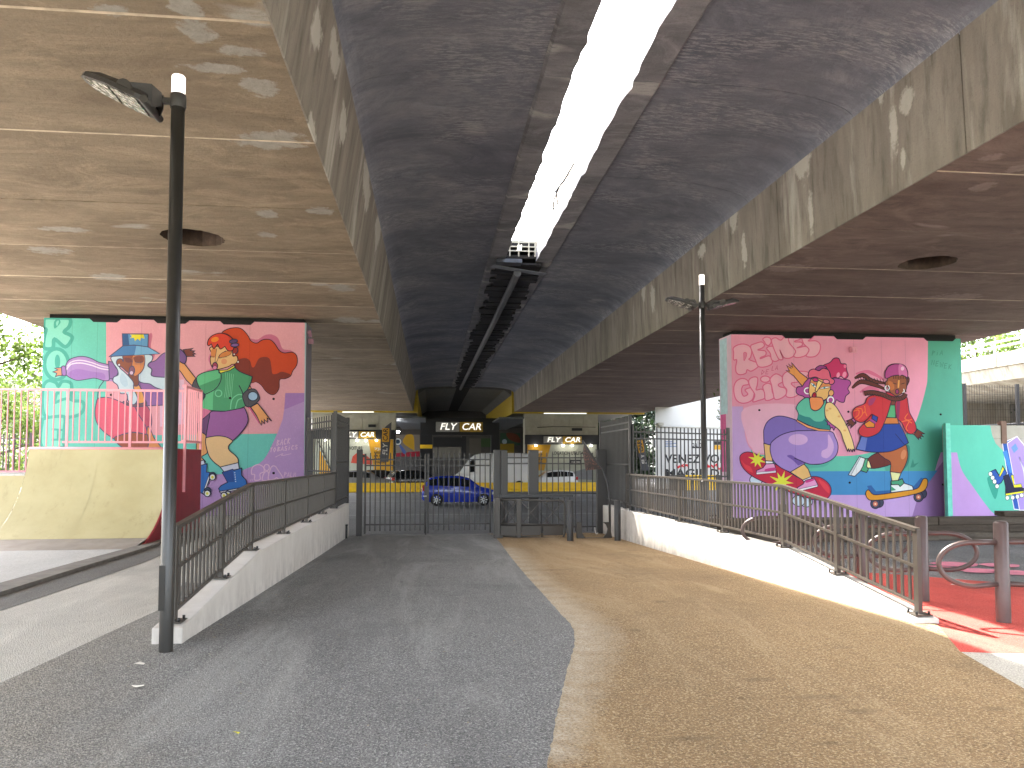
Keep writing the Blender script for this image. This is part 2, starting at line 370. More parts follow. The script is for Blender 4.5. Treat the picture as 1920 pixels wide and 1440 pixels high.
# the resin / asphalt border lies on the sloping path: recompute against the slope
def on_path(px, py):
    z = 0
    for _ in range(12): p = on_z(px, py, z); z = zpath(p.y)
    return (p.x, p.y)
edge = [on_path(x, y) for x, y in ((926, 1004), (940, 1020), (958, 1045), (985, 1078), (1022, 1118), (1050, 1150), (1068, 1168), (1078, 1185), (1076, 1215), (1060, 1270), (1042, 1350), (1026, 1440))]
ex, ey = edge[-1]
ed_ = []
for p_, q_ in zip(edge, edge[1:]):
    n_s = max(1, int(math.hypot(q_[0]-p_[0], q_[1]-p_[1])/.06)); ed_ += [(p_[0]+(q_[0]-p_[0])*t_/n_s+random.uniform(-.007, .007), p_[1]+(q_[1]-p_[1])*t_/n_s+random.uniform(-.004, .004)) for t_ in range(n_s)]
edge = ed_+[edge[-1]]
edge2 = edge+[(ex-.12, ey-1.5), (ex-.5, -6), (ex-.6, -30)]
top = [(edge[0][0], 22.4)]
sheet('asphalt_path', [(-2.16, 22.4)]+top+edge2+[(-14, -30), (-9, -6)]+[s0[4], s0[3], sq, (-2.16, 6.99)], M['asphalt'], slope=True, dz=.004)
sheet('asphalt_apron', [s0[0], (-2.46, s0[0][1]-.4), (-2.46, 6.991), sq]+s0[k_:0:-1], M['asphalt'], .004)
rb = gp((1745, 1182), (1800, 1222), (1920, 1292), (2300, 1500))
sheet('resin_path', top+[(RW+.05, 22.4), (RW+.05, 7.0), (4.95, 6.95)]+rb[1:]+[(9, -30)]+edge2[::-1], M['resin'], slope=True, dz=.004)
rr = gp((1745, 1182), (1800, 1222), (1925, 1226), (2200, 1236), (2200, 1118), (1920, 1096), (1700, 1078))
sheet('red_rubber_floor', rr+[(5.0, 10.9), (5.0, 7.0)], M['red'], .003, dz=-.004)
sheet('concrete_pavement', [tuple(rb[1]), rr[2], rr[3], (70, 6), (70, -30), (9, -30)]+rb[:0:-1][:2], M['asphalt_l'], .002, dz=-.004)
sheet('red_floor_strip', gp((1420, 985), (1700, 1000), (1700, 1012), (1420, 1000)), M['red'], .003, dz=-.004)
for i, (x, y, rx) in enumerate(((1790, 1058, .34), (1835, 1070, .3), (1875, 1060, .28), (1755, 1064, .22), (1905, 1074, .3))):
    c = on_z(x, y, 0)
    struct(MB().add([(c.x+rx*cos(a)*(1+.1*cos(5*a)), c.y+rx*.8*sin(a), .004) for a in [2*pi*k/24 for k in range(24)]], [list(range(24))]).build('painted_petal', plain('petal_pink', (226, 130, 150), .8)))
c = on_z(1808, 1097, 0)
for k in range(5):
    a = 2*pi*k/5+.4
    struct(MB().add([(c.x+.02*cos(a+1.5), c.y+.02*sin(a+1.5), .006), (c.x+.13*cos(a-.35), c.y+.13*sin(a-.35), .006), (c.x+.17*cos(a), c.y+.17*sin(a), .006), (c.x+.13*cos(a+.35), c.y+.13*sin(a+.35), .006)], [(0, 1, 2, 3)]).build('painted_mark', M['lens_white']))
# skate pad with its dark kerb
kb = gp((-260, 1172), (0, 1100), (140, 1060), (250, 1030), (335, 1004), (372, 993))
sheet('skate_pad', kb+[(-5.2, 19), (-30, 19), (-30, 8)], M['conc_pad'], .012)
k2 = gp((-260, 1194), (0, 1118), (140, 1073), (253, 1038), (338, 1009), (374, 996))
kk = MB()
for i in range(5):
    a, b = Vector((*kb[i], 0)), Vector((*kb[i+1], 0)); c2, d2 = Vector((*k2[i], 0)), Vector((*k2[i+1], 0))
    up = Vector((0, 0, .05))
    kk.add([a, b, d2, c2, a+up, b+up, d2+up, c2+up], [(4, 5, 6, 7), (3, 2, 6, 7), (0, 1, 5, 4), (0, 3, 7, 4), (1, 2, 6, 5)])
struct(kk.build('kerb', plain('kerb_concrete', (112, 106, 98), .9, 0, .25, 5, .004)))
k3 = gp((-260, 1222), (0, 1146), (150, 1096), (262, 1058), (340, 1026), (380, 1006))
sheet('asphalt_band', k2+k3[::-1], ground_mat('mid_asphalt', (110, 107, 102), (140, 137, 131), (78, 76, 72), 150, .005), .004)
# lane line and stop marks on the road
for i in range(2):
    c = on_z(690 if i == 0 else 700, 940+i*26, -.72)
    struct(MB().box(-60, 60, c.y-.06, c.y+.06, -.717, -.716+i*.0).build('lane_line', plain('worn_white_paint', (150, 150, 148), .8)))

# ================================================================ VIADUCT
ZS, ZV = 5.8, 7.85
Y0, Y1 = -9, 65
via = thing('viaduct', (3, 28, 0), 'twin-girder concrete viaduct overhead with an open daylight slot between its decks', 'viaduct')
XL0, XL1, XR0, XR1 = -12.3, -1.56, 7.3, 19.0
TP = .5
jY = [Y0, -6.3, -3.6, -.9, 1.8, 4.5, 7.2, 9.95, 12.65, 15.35, 18.0, 20.7, 23.4, 26.1, 28.8, 31.5, 34.2, 36.9, 39.6, 42.3, 45, 47.7, 50.4, 53.1, 55.8, 58.5, 61.2, Y1]
holeL = on_z(362, 446, ZS); holeR = on_z(1732, 496, ZS)
def panel(x0, x1, y0, y1, mat, hole=None):
    g = .01; m = MB(); y0 += g/2; y1 -= g/2; b = .016
    zb = ZS+random.uniform(0, .002)
    if not hole:
        # bevelled underside
        m.add([(x0, y0, zb+b), (x1, y0, zb+b), (x1, y1, zb+b), (x0, y1, zb+b), (x0, y0+b, zb), (x1, y0+b, zb), (x1, y1-b, zb), (x0, y1-b, zb), (x0, y0, ZS+TP), (x1, y0, ZS+TP), (x1, y1, ZS+TP), (x0, y1, ZS+TP)],
              [(4, 7, 6, 5), (0, 4, 5, 1), (3, 2, 6, 7), (0, 1, 9, 8), (3, 11, 10, 2), (0, 8, 11, 3, 7, 4), (1, 5, 6, 2, 10, 9)])
    else:
        cx, cy, r = hole; an = sorted([2*pi*k/48 for k in range(48)]+[math.atan2(yy-cy, xx-cx) % (2*pi) for xx in (x0, x1) for yy in (y0, y1)])
        vs = []
        for a in an:
            dx, dy = cos(a), sin(a); t = min([(q-cx)/dx for q in (x0, x1) if abs(dx) > 1e-6 and (q-cx)/dx > 0]+[(q-cy)/dy for q in (y0, y1) if abs(dy) > 1e-6 and (q-cy)/dy > 0])
            rr_ = r*(1+random.uniform(-.03, .03))
            vs += [(cx+rr_*dx, cy+rr_*dy, zb), (cx+t*dx, cy+t*dy, zb), (cx+rr_*dx*.98, cy+rr_*dy*.98, ZS+TP), (cx+t*dx, cy+t*dy, ZS+TP)]
        k = len(an); fs = []
        for i in range(k):
            a, b_ = 4*i, 4*((i+1) % k); fs += [(a, a+1, b_+1, b_), (a, b_, b_+2, a+2), (a+1, a+3, b_+3, b_+1)]
        m.add(vs, fs)
    if hole: m.mi = [2 if i % 3 == 1 else 0 for i in range(len(m.f))]
    else: m.mi = [0, 1, 0]+[0]*(len(m.f)-3)
    return m.build('soffit_panel', [mat, M['lime'], plain('hole_shade', (62, 48, 38), .95, 0, .4, 8)], via)  # inner wall of the hole coloured dark to stand for the shade inside
for i in range(len(jY)-1):
    a, b = jY[i], jY[i+1]
    hl = (holeL.x, holeL.y, .56) if a < holeL.y < b else None
    hr = (holeR.x, holeR.y, .56) if a < holeR.y < b else None
    if hl: hl = (hl[0], max(a+.62, min(b-.62, hl[1])), .56)
    if hr: hr = (hr[0], max(a+.62, min(b-.62, hr[1])), .56)
    panel(XL0, XL1, a, b, M['soffit'], hl); panel(XR0, XR1, a, b, M['soffit_r'], hr)
MB().box(XL0, XL1-.05, Y0, Y1, ZS+TP+.003, ZV+.9).build('west_deck', M['dark_conc'], via)
MB().box(XR0+.05, XR1, Y0, Y1, ZS+TP+.003, ZV+.9).build('east_deck', M['dark_conc'], via)
MB().box(XL0-.35, XL0-.004, Y0, Y1, ZS+.25, ZV+.9).build('edge_beam', M['slot'], via)
MB().box(XR1+.004, XR1+.35, Y0, Y1, ZS+.25, ZV+.9).build('edge_beam', M['slot'], via)
# girder faces, cast in long pours with open joints
gj = [Y0, -3, 3.2, 9.3, 14.8, 20.8, 27, 33, 39, 45, 51, 58, Y1]
for a, b in zip(gj, gj[1:]):
    a += .012; b -= .012
    MB().prism([(XL1+.001, ZS-.004), (XL1+.02, ZS-.004), (-1.24, ZV+.1), (-1.5, ZV+.1)], 'y', a, b).build('girder_face', M['girder'], via)
    MB().prism([(XR0-.001, ZS-.004), (XR0-.03, ZS-.004), (7.2, ZV+.1), (7.5, ZV+.1)], 'y', a, b).build('girder_face', M['girder'], via)
# vault slabs each side of the slot (arched), open until YS then closed by rough planks
SX0, SX1, YS = 2.32, 3.3, 23.3
def arch(x0, z0, x1, z1, n=12):
    return [(x1+(x0-x1)*sin(pi/2*k/n), z0+(z1-z0)*cos(pi/2*k/n)) for k in range(n, -1, -1)]
profL = arch(-1.305, 7.5, .9, 7.94)+[(SX0-.55, 7.98), (SX0-.5, 7.93), (SX0-.02, 7.93)]
profR = [(SX1+.02, 7.93), (SX1+.5, 7.93), (SX1+.55, 7.98)]+arch(7.225, 7.46, 4.9, 7.94)[::-1]
def rough_slot(prof, side, a, b):
    n = max(2, int((b-a)/.25)); m = MB(); k = len(prof); rnd = random.Random(int(a*10)+side)
    top = 8.42
    for i in range(n+1):
        y = a+(b-a)*i/n; r = .012*sin(y*2.1+side)+.012*sin(y*5.3)+rnd.uniform(-.008, .008)+rnd.choice([0]*9+[.03]); r2 = r*.4
        pts = []
        for j, (x, z) in enumerate(prof):
            e = (k-1 if side < 0 else 0)
            q = x+(r if j == e else 0)*(1); zz = z
            pts.append((q, y, zz))
        pts.append((prof[-1][0]+(r2 if side < 0 else 0), y, top)); pts.append((prof[0][0]+(r2 if side > 0 else 0), y, top))
        m.v += pts
    kk_ = k+2
    for i in range(n):
        for j in range(kk_):
            m.f.append([i*kk_+j, i*kk_+(j+1) % kk_, (i+1)*kk_+(j+1) % kk_, (i+1)*kk_+j]); 
            m.mi.append(1 if (side < 0 and j in (k-3, k-2, k-1)) or (side > 0 and j in (0, 1, kk_-1)) else 0); m.sm.append(False)
    m.f.append(list(range(kk_))); m.mi.append(0); m.sm.append(False); m.f.append([n*kk_+q for q in range(kk_)]); m.mi.append(0); m.sm.append(False)
    return m.build('vault_panel', [M['vault'], M['slotlip']], via)
M['slotlip'] = soffit_mat('slot_lip_concrete', (112, 112, 118), (146, 145, 150), (186, 184, 184), seed=6)
vj = [Y0, -5, -1, 3.3, 7.6, 11.9, 16.2, 20.0, YS, 27.5, 31.8, 36.1, 40.4, 44.7, 49, 53.3, 57.6, Y1]
for a, b in zip(vj, vj[1:]):
    rough_slot(profL, -1, a+.007, b-.007); rough_slot(profR, 1, a+.007, b-.007)
# pavement edge beams above the slot, standing proud so daylight grazes them
MB().box(SX0-.35, SX0-.03, Y0, 40, 8.425, 8.75).build('slot_upstand', M['slot'], via)
MB().box(SX1+.03, SX1+.35, Y0, 40, 8.425, 8.75).build('slot_upstand', M['slot'], via)
# planks over the closed stretch of the slot
wood = plain('sooty_planks', (42, 42, 48), .9, 0, .35, 3, .004)
cover = thing('slot_cover', (2.8, 44, 8.0), 'rough dark planks and pipe closing the slot in the viaduct beyond the daylight', 'slot cover')
y = YS+.1; rnd = random.Random(3)
while y < Y1-.5:
    wd = rnd.uniform(.3, .62); x0 = SX0-rnd.uniform(.1, .4); x1 = SX1+rnd.uniform(.05, .4); z = 7.86-rnd.uniform(0, .05)
    MB().add([(x0, y, z), (x1, y+rnd.uniform(-.04, .04), z-rnd.uniform(0, .03)), (x1, y+wd, z), (x0, y+wd, z), (x0, y, z+.05), (x1, y, z+.05), (x1, y+wd, z+.05), (x0, y+wd, z+.05)],
             [(0, 3, 2, 1), (4, 5, 6, 7), (0, 1, 5, 4), (1, 2, 6, 5), (2, 3, 7, 6), (3, 0, 4, 7)]).build('plank', wood, cover)
    y += wd+rnd.choice([.015, .03, .03, .05])
MB().box(SX0-.45, SX1+.45, YS, Y1, 8.0, 8.1).build('backing_sheet', M['dark_conc'], cover)
mb = MB(); mb.tube([(2.78, YS+.6, 7.68), (2.72, 35, 7.66), (2.6, 50, 7.66), (2.5, Y1-1, 7.66)], .12, 12); mb.build('pipe', plain('galvanised_pipe', (96, 98, 104), .45, .3), cover)
for y in range(26, 64, 4): MB().bar((2.7, y, 7.66), (2.7, y, 7.9), .03, .05).build('hanger', M['bolt'], cover)
MB().box(SX0-.3, SX0+.5, YS-.3, YS+.12, 7.78, 7.9).build('steel_tray', plain('steel_tray', (70, 74, 84), .5, .4), cover)
MB().bar((SX0-.4, YS+.2, 7.78), (SX1+.4, YS+.8, 7.7), .3, .02).build('loose_sheet', plain('grey_sheet', (120, 124, 134), .6), cover)
# cable coil and a barrier on the deck above
cb = tag(MB().tube([(SX1-.02, 17.5, 8.5), (SX1-.2, 17.6, 8.3), (SX1-.3, 18.0, 8.05), (SX1-.22, 18.6, 8.0), (SX1-.05, 18.9, 8.25), (SX1-.2, 18.3, 8.4), (SX1-.34, 17.9, 8.15), (SX1-.2, 17.2, 8.2), (SX1-.02, 16.8, 8.5)], .02, 6).build('cable_coil', M['metal_d']), 'thin looped cable hanging down into the bright slot', 'cable')
tag(MB().tube([(SX0-.1, 22.8, 8.8), (SX0+.4, 19.8, 8.72), (SX1+.05, 16.5, 8.8)], .008, 5).build('hanging_wire', M['metal_d']), 'thin wire stretched diagonally across the daylight slot', 'wire')
br = thing('deck_barrier', (2.8, 22.9, 7.95), 'pale steel barrier standing across the far end of the daylight slot', 'barrier')
for z in (8.12, 8.26, 8.4): MB().bar((2.34, 22.9, z), (3.28, 22.9, z), .03, .035).build('rail', M['palec'], br)
for x in (2.42, 2.7, 3.02, 3.22): MB().bar((x, 22.9, 7.95), (x, 22.9, 8.46), .035, .035).build('post', M['palec'], br)
for x in (2.6, 2.68): MB().bar((x, 22.3, 7.95), (x+.1, 22.9, 8.3), .05, .03).build('plank', M['palec'], br)
# second stretch of viaduct beyond the road
v2 = thing('far_viaduct', (3, 86, 0), 'pale underside of the next viaduct span with yellow girder edges', 'viaduct')
MB().box(XL0, -1.24, Y1+.8, 125, ZS+.05, ZV+.9).build('west_deck', M['palesoffit'], v2)
MB().box(7.2, XR1, Y1+.8, 125, ZS+.05, ZV+.9).build('east_deck', M['palesoffit'], v2)
MB().box(XL0, -1.24, Y1+.01, Y1+.79, ZS-.12, ZV+.9).build('yellow_edge', M['yellow_d'], v2)
MB().box(7.2, XR1, Y1+.01, Y1+.79, ZS-.12, ZV+.9).build('yellow_edge', M['yellow_d'], v2)
MB().box(-1.235, -1.15, Y1+.05, 96, ZS-.15, ZV+.1).build('yellow_girder_face', M['yellow_d'], v2)
MB().box(7.05, 7.19, Y1+.05, 96, ZS-.15, ZV+.1).build('yellow_girder_face', M['yellow_d'], v2)
for k in range(6):
    ya = Y1+.3+k*5
    MB().prism([(-1.14, 7.3), (-.5, 7.75), (2.2, 7.85), (2.2, 8), (-1.14, 8)], 'y', ya, ya+4.95).build('ceiling_panel', M['palesoffit'], v2)
    MB().prism([(3.4, 7.85), (6.4, 7.75), (7.04, 7.3), (7.04, 8), (3.4, 8)], 'y', ya, ya+4.95).build('ceiling_panel', M['palesoffit'], v2)
MB().box(2.2, 3.4, Y1+.3, 96, 7.9, 8.1).build('dark_channel', M['dark_conc'], v2)

MB().box(-1.4, 7.4, YS+.1, 112, 8.43, 8.6).build('light_block_roof', M['dark_conc'], v2)  # added cover that keeps bright sky from showing through the vault gaps
MB().box(-1.4, 7.4, 101, 101.3, 5.6, 8.42).build('light_block_wall', M['dark_conc'], v2)  # added dark wall that blocks the bright sky over the back wall
# ================================================================ MURALS (flat paint on the pier walls)
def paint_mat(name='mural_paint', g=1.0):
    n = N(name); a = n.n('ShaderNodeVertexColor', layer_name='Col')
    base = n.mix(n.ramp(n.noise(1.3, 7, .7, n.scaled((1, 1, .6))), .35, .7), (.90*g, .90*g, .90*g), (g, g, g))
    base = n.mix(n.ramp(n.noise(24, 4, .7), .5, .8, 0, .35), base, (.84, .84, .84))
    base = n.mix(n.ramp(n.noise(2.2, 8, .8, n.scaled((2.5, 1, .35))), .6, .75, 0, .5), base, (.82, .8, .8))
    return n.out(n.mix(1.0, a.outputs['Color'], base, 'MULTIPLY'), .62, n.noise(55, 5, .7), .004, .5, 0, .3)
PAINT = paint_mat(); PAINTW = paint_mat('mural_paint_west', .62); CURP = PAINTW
def cat(pts, sub=5, closed=True):
    k = len(pts); out = []
    rng = range(k) if closed else range(k-1)
    for i in rng:
        p0 = pts[i-1] if closed or i > 0 else pts[0]; p1 = pts[i]; p2 = pts[(i+1) % k]; p3 = pts[(i+2) % k] if closed or i+2 < k else pts[-1]
        if (p1[0]-p2[0])**2+(p1[1]-p2[1])**2 < 1e-9: continue
        for s in range(sub):
            t = s/sub; a = []
            for c in (0, 1):
                a.append(.5*((2*p1[c])+(-p0[c]+p2[c])*t+(2*p0[c]-5*p1[c]+4*p2[c]-p3[c])*t*t+(-p0[c]+3*p1[c]-3*p2[c]+p3[c])*t**3))
            out.append(tuple(a))
    if not closed: out.append(tuple(pts[-1]))
    return out
class Mural:
    """paints flat shapes on the plane y = Y; later coats lie half a millimetre over earlier ones"""
    def __init__(s, Y, parent, clip=None):
        s.Y = Y; s.parent = parent; s.boxes = []; s.cur = None; s.ow = .026; s.clip = clip
    def frame(s, ox, oy, sc): s.fr = (ox, oy, sc); return s
    def group(s, name): s.cur = (name, [], [], []); return s
    def pt(s, x, y):
        ox, oy, sc = s.fr; p = on_y(ox+x/sc, oy+y/sc, s.Y); return (p.x, p.z)
    def lvl(s, pts):
        xs = [p[0] for p in pts]; ys = [p[1] for p in pts]; b = (min(xs), min(ys), max(xs), max(ys)); l = 1
        for bb, L in s.boxes:
            if bb[0] < b[2] and b[0] < bb[2] and bb[1] < b[3] and b[1] < bb[3]: l = max(l, L+1)
        s.boxes.append((b, l)); return l
    def tri(s, pts, tris, col, l):
        name, V, Fc, C = s.cur; b = len(V); y = s.Y-l*.0006
        V += [(p[0], y, p[1]) for p in pts]
        for t in tris: Fc.append([b+i for i in t]); C.append(col)
    def fillw(s, pts, col):
        if s.clip:
            x0, x1, z0, z1 = s.clip; pts = [(min(max(p[0], x0), x1), min(max(p[1], z0), z1)) for p in pts]
        q = []
        for p in pts:
            if not q or (p[0]-q[-1][0])**2+(p[1]-q[-1][1])**2 > 1e-8: q.append(p)
        if len(q) > 2 and (q[0][0]-q[-1][0])**2+(q[0][1]-q[-1][1])**2 < 1e-8: q.pop()
        l = s.lvl(q); tr = geometry.tessellate_polygon([[Vector((a, b, 0)) for a, b in q]])
        s.tri(q, tr, lin(col), l); return q
    def ribbon(s, pts, wd, col, closed=False, taper=False):
        q = []
        for p in pts:
            if not q or (p[0]-q[-1][0])**2+(p[1]-q[-1][1])**2 > 1e-7: q.append(p)
        if closed and (q[0][0]-q[-1][0])**2+(q[0][1]-q[-1][1])**2 < 1e-7: q.pop()
        k = len(q)
        if k < 2: return
        l = s.lvl(q); vs = []; ts = []
        for i in range(k):
            a = q[i-1] if (closed or i > 0) else q[i]; b = q[(i+1) % k] if (closed or i < k-1) else q[i]; c = q[i]
            d1 = Vector((c[0]-a[0], c[1]-a[1])); d2 = Vector((b[0]-c[0], b[1]-c[1]))
            if d1.length < 1e-9: d1 = d2
            if d2.length < 1e-9: d2 = d1
            d1.normalize(); d2.normalize(); n = Vector((-d1.y-d2.y, d1.x+d2.x))
            if n.length < .3: n = Vector((-d1.y, d1.x))
            n.normalize(); m = max(.45, n.dot(Vector((-d1.y, d1.x)))); h = wd/2/m
            if taper: h *= .35+.65*sin(pi*(i+.4)/(k-.2))
            vs += [(c[0]+n.x*h, c[1]+n.y*h), (c[0]-n.x*h, c[1]-n.y*h)]
        for i in range(k if closed else k-1):
            a = 2*i; b = 2*((i+1) % k); ts += [(a, a+1, b+1), (a, b+1, b)]
        if s.clip:
            x0, x1, z0, z1 = s.clip; vs = [(min(max(p[0], x0), x1), min(max(p[1], z0), z1)) for p in vs]
        s.tri(vs, ts, lin(col), l)
    OUT = (42, 38, 62)
    def S(s, col, *pts, sm=True, o=True, oc=None, ow=None):
        w_ = [s.pt(*p) for p in pts]
        if sm: w_ = cat(w_, 5)
        q = s.fillw(w_, col)
        if o: s.ribbon(q, ow or s.ow, oc or s.OUT, True)
    def P(s, col, *pts, o=True, **k): s.S(col, *pts, sm=False, o=o, **k)
    def E(s, col, x, y, rx, ry, ang=0, o=True, ow=None, oc=None):
        a = R(ang); pts = [(x+rx*cos(t)*cos(a)-ry*sin(t)*sin(a), y+rx*cos(t)*sin(a)+ry*sin(t)*cos(a)) for t in [2*pi*k/24 for k in range(24)]]
        s.S(col, *pts, sm=False, o=o, ow=ow, oc=oc)
    def L(s, col, wd, *pts, sm=True, closed=False, taper=False):
        w_ = [s.pt(*p) for p in pts]
        if sm: w_ = cat(w_, 5, closed)
        s.ribbon(w_, wd, col, closed, taper)
    def star(s, col, x, y, r1, r2, n=9, a0=.2, o=False, seed=1):
        rnd = random.Random(seed); pts = []
        for k in range(2*n):
            r = (r1*rnd.uniform(.85, 1.1) if k % 2 == 0 else r2); a = a0+pi*k/n; pts.append((x+r*cos(a), y+r*sin(a)))
        s.P(col, *pts, o=o)
    def done(s):
        name, V, Fc, C = s.cur
        me = bpy.data.meshes.new(name); me.from_pydata(V, [], Fc); me.materials.append(CURP)
        at = me.color_attributes.new('Col', 'FLOAT_COLOR', 'CORNER')
        for p, c in zip(me.polygons, C):
            for li in p.loop_indices: at.data[li].color = (*c, 1)
        bm = bmesh.new(); bm.from_mesh(me)
        for f in bm.faces:
            if f.normal.y > 0: f.normal_flip()
        bm.to_mesh(me); bm.free()
        return link(name, me, s.parent)
GL = {  # hand lettering, strokes in a unit box (y up)
 'A': [[(0, 0), (.5, 1), (.9, 0)], [(.15, .4), (.8, .42)]], 'B': [[(.1, 0), (.1, 1), (.7, .85), (.15, .55), (.8, .3), (.1, 0)]], 'C': [[(.85, .85), (.3, .95), (.05, .45), (.35, .02), (.85, .15)]],
 'D': [[(.1, 0), (.15, 1), (.85, .6), (.1, 0)]], 'E': [[(.85, 1), (.1, .95), (.1, 0), (.85, .05)], [(.1, .5), (.7, .52)]], 'I': [[(.4, 0), (.45, .7)], [(.46, .9), (.5, 1)]],
 'K': [[(.1, 0), (.15, 1)], [(.8, .95), (.15, .45), (.9, 0)]], 'L': [[(.15, 1), (.1, 0), (.8, .05)]], 'M': [[(0, 0), (.15, 1), (.45, .35), (.8, 1), (.9, 0)]], 'N': [[(.05, 0), (.1, 1), (.8, .05), (.85, 1)]],
 'O': [[(.5, 1), (.05, .5), (.45, 0), (.9, .5), (.5, 1)]], 'P': [[(.1, 0), (.15, 1), (.85, .8), (.15, .45)]], 'R': [[(.1, 0), (.15, 1), (.8, .8), (.15, .5), (.85, 0)]], 'S': [[(.85, .9), (.2, .95), (.2, .6), (.8, .4), (.7, .02), (.05, .1)]],
 'T': [[(0, .95), (.9, 1)], [(.45, .98), (.4, 0)]], 'G': [[(.85, .85), (.3, .95), (.05, .45), (.35, .02), (.85, .2), (.85, .45), (.5, .45)]], 'W': [[(0, 1), (.2, 0), (.45, .7), (.7, 0), (.95, 1)]], 'Z': [[(0, 1), (.9, 1), (.05, 0), (.9, .03)]], 'X': [[(0, 1), (.9, 0)], [(.9, 1), (0, 0)]], 'V': [[(0, 1), (.45, 0), (.9, 1)]], ' ': []}
def hand(m, txt, x, y, wch, h, col, wd, slope=0):
    for i, ch in enumerate(txt):
        for st in GL[ch]: m.L(col, wd, *[(x+(i+a*.8)*wch+b*.15*h, y+slope*i*wch-b*h) for a, b in st], sm=False)

def wall_block(name, x0, x1, y0, y1, z0, z1, parent, mats, joints):
    """pier wall face cast in vertical pours separated by thin joints"""
    MB().box(x0, x1, y0+.06, y1, z0, z1).build('wall_core', mats, parent)
    xs = [x0]+joints+[x1]
    for a, b in zip(xs, xs[1:]): MB().box(a+(.002 if a != x0 else 0), b-(.002 if b != x1 else 0), y0+.0, y0+.059, z0, z1).build('cast_panel', mats, parent)
# ---------------------------------------------------------------- west pier with roller skaters
YL = on_z(372, 966, 0).y
xl0, xl1 = on_y(76, 800, YL).x, on_y(572, 800, YL).x
pw = thing('mural_wall', ((xl0+xl1)/2, YL, 0), 'pier wall painted with a red-haired roller skater in green beside a woman in a blue hat', 'mural wall')
wallp = plain('grey_pier_paint', (120, 116, 128), .65, 0, .1, 3, .003)
YLf = YL+.004
tealp = plain('teal_edge_paint', (110, 205, 185), .65, 0, .05, 3)
ZT = 5.66
wall_block('w', xl0, xl1, YLf, YLf+1.0, -.3, ZT, pw, wallp, [on_y(x, 800, YL).x for x in (131, 262, 383, 466)])
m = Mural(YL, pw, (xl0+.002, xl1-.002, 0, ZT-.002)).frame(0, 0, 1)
TEAL, PINK, LIL = (120, 214, 192), (236, 168, 180), (196, 160, 214)
m.group('painted_background')
m.P((192, 156, 210), (70, 560), (580, 560), (580, 1000), (70, 1000), o=False)
m.S((112, 208, 194), (198, 816), (198, 816), (520, 812), (520, 812), (495, 861), (463, 878), (416, 889), (198, 893), (198, 893), o=False)
m.P(PINK, (198, 560), (580, 560), (580, 737), (535, 737), (534, 760), (530, 786), (520, 813), (198, 817), o=False)
m.P((236, 196, 222), (300, 712), (345, 712), (345, 795), (300, 800), o=False)
m.P((112, 208, 188), (70, 560), (200, 560), (200, 893), (70, 893), o=False)
m.P((176, 130, 196), (535, 737), (580, 737), (580, 752), (533, 768), o=False)
m.P((170, 196, 200), (572, 560), (580, 560), (580, 1000), (572, 1000), o=False)
m.done()
m.frame(70, 580, 5.5385).group('painted_lettering')
DT = (78, 178, 160); LT = (138, 222, 200)
m.S(LT, (60, 200), (60, 130), (110, 60), (200, 35), (300, 45), (345, 110), (330, 180), (280, 235), (345, 270), (360, 310), (290, 390), (180, 310), (160, 400), (70, 400), (70, 300), (90, 210), oc=DT, ow=.1)
m.S(DT, (175, 130), (215, 95), (240, 120), (235, 150), (180, 200), o=False); m.S(LT, (195, 140), (215, 115), (225, 130), (205, 175), o=False)
m.E(LT, 200, 570, 125, 160, 0, oc=DT, ow=.1); m.E(DT, 210, 545, 28, 75, 0, o=False)
m.S(LT, (60, 1060), (60, 820), (110, 745), (190, 760), (220, 800), (260, 750), (340, 760), (360, 820), (360, 940), (470, 960), (480, 1040), (420, 1100), (250, 1130), (120, 1120), oc=DT, ow=.09)
m.L(DT, .08, (175, 980), (200, 880), (230, 870)); m.L(DT, .08, (185, 970), (290, 930), (360, 940))
m.S(LT, (50, 1430), (50, 1180), (90, 1130), (260, 1110), (290, 1150), (280, 1240), (270, 1380), (280, 1430), oc=DT, ow=.09)
m.L(DT, .06, (150, 1245), (280, 1255), sm=False); m.L(DT, .06, (215, 1250), (215, 1350), sm=False); m.L(DT, .06, (150, 1355), (290, 1350), sm=False)
m.done()
# ----- woman in the blue hat
m.OUT = (84, 82, 112); m.group('painted_figure'); LI, PU = (182, 146, 206), (150, 108, 172)  # outline colour paled to blue-grey, a haze painted into the figure
m.S((212, 120, 148), (1160, 262), (1195, 262), (1180, 395), (1220, 470), (1190, 540), (1160, 545), (1150, 390), o=False)
m.S(LI, (640, 820), (690, 745), (690, 740), (760, 715), (840, 780), (900, 820), (940, 900), (905, 975), (800, 945), (625, 922), (625, 922))
m.S(LI, (290, 600), (325, 530), (400, 497), (480, 490), (560, 510), (640, 550), (748, 576), (748, 576), (752, 720), (700, 742), (600, 715), (520, 725), (420, 738), (350, 715), (300, 680), (285, 640))
m.S((168, 126, 196), (320, 670), (370, 630), (450, 622), (560, 645), (690, 668), (700, 730), (600, 705), (520, 715), (420, 728), (350, 705), o=False)
m.L((240, 226, 244), .035, (300, 632), (350, 572), (450, 558), (560, 580), (660, 615), (744, 628)); m.L((240, 226, 244), .03, (310, 590), (360, 545), (450, 530), (560, 552), (660, 588), (744, 604))
m.S((164, 122, 190), (250, 602), (292, 595), (300, 680), (262, 682))
m.P((232, 158, 116), (252, 606), (182, 612), (216, 630), (163, 650), (205, 664), (190, 700), (215, 690), (258, 688))
m.S(PU, (1150, 570), (1230, 530), (1315, 455), (1450, 430), (1450, 430), (1450, 985), (1450, 985), (1120, 1000), (1050, 950), (1040, 780), (1100, 700))
m.P(PU, (740, 540), (795, 550), (812, 600), (845, 640), (830, 680), (795, 722), (750, 722))
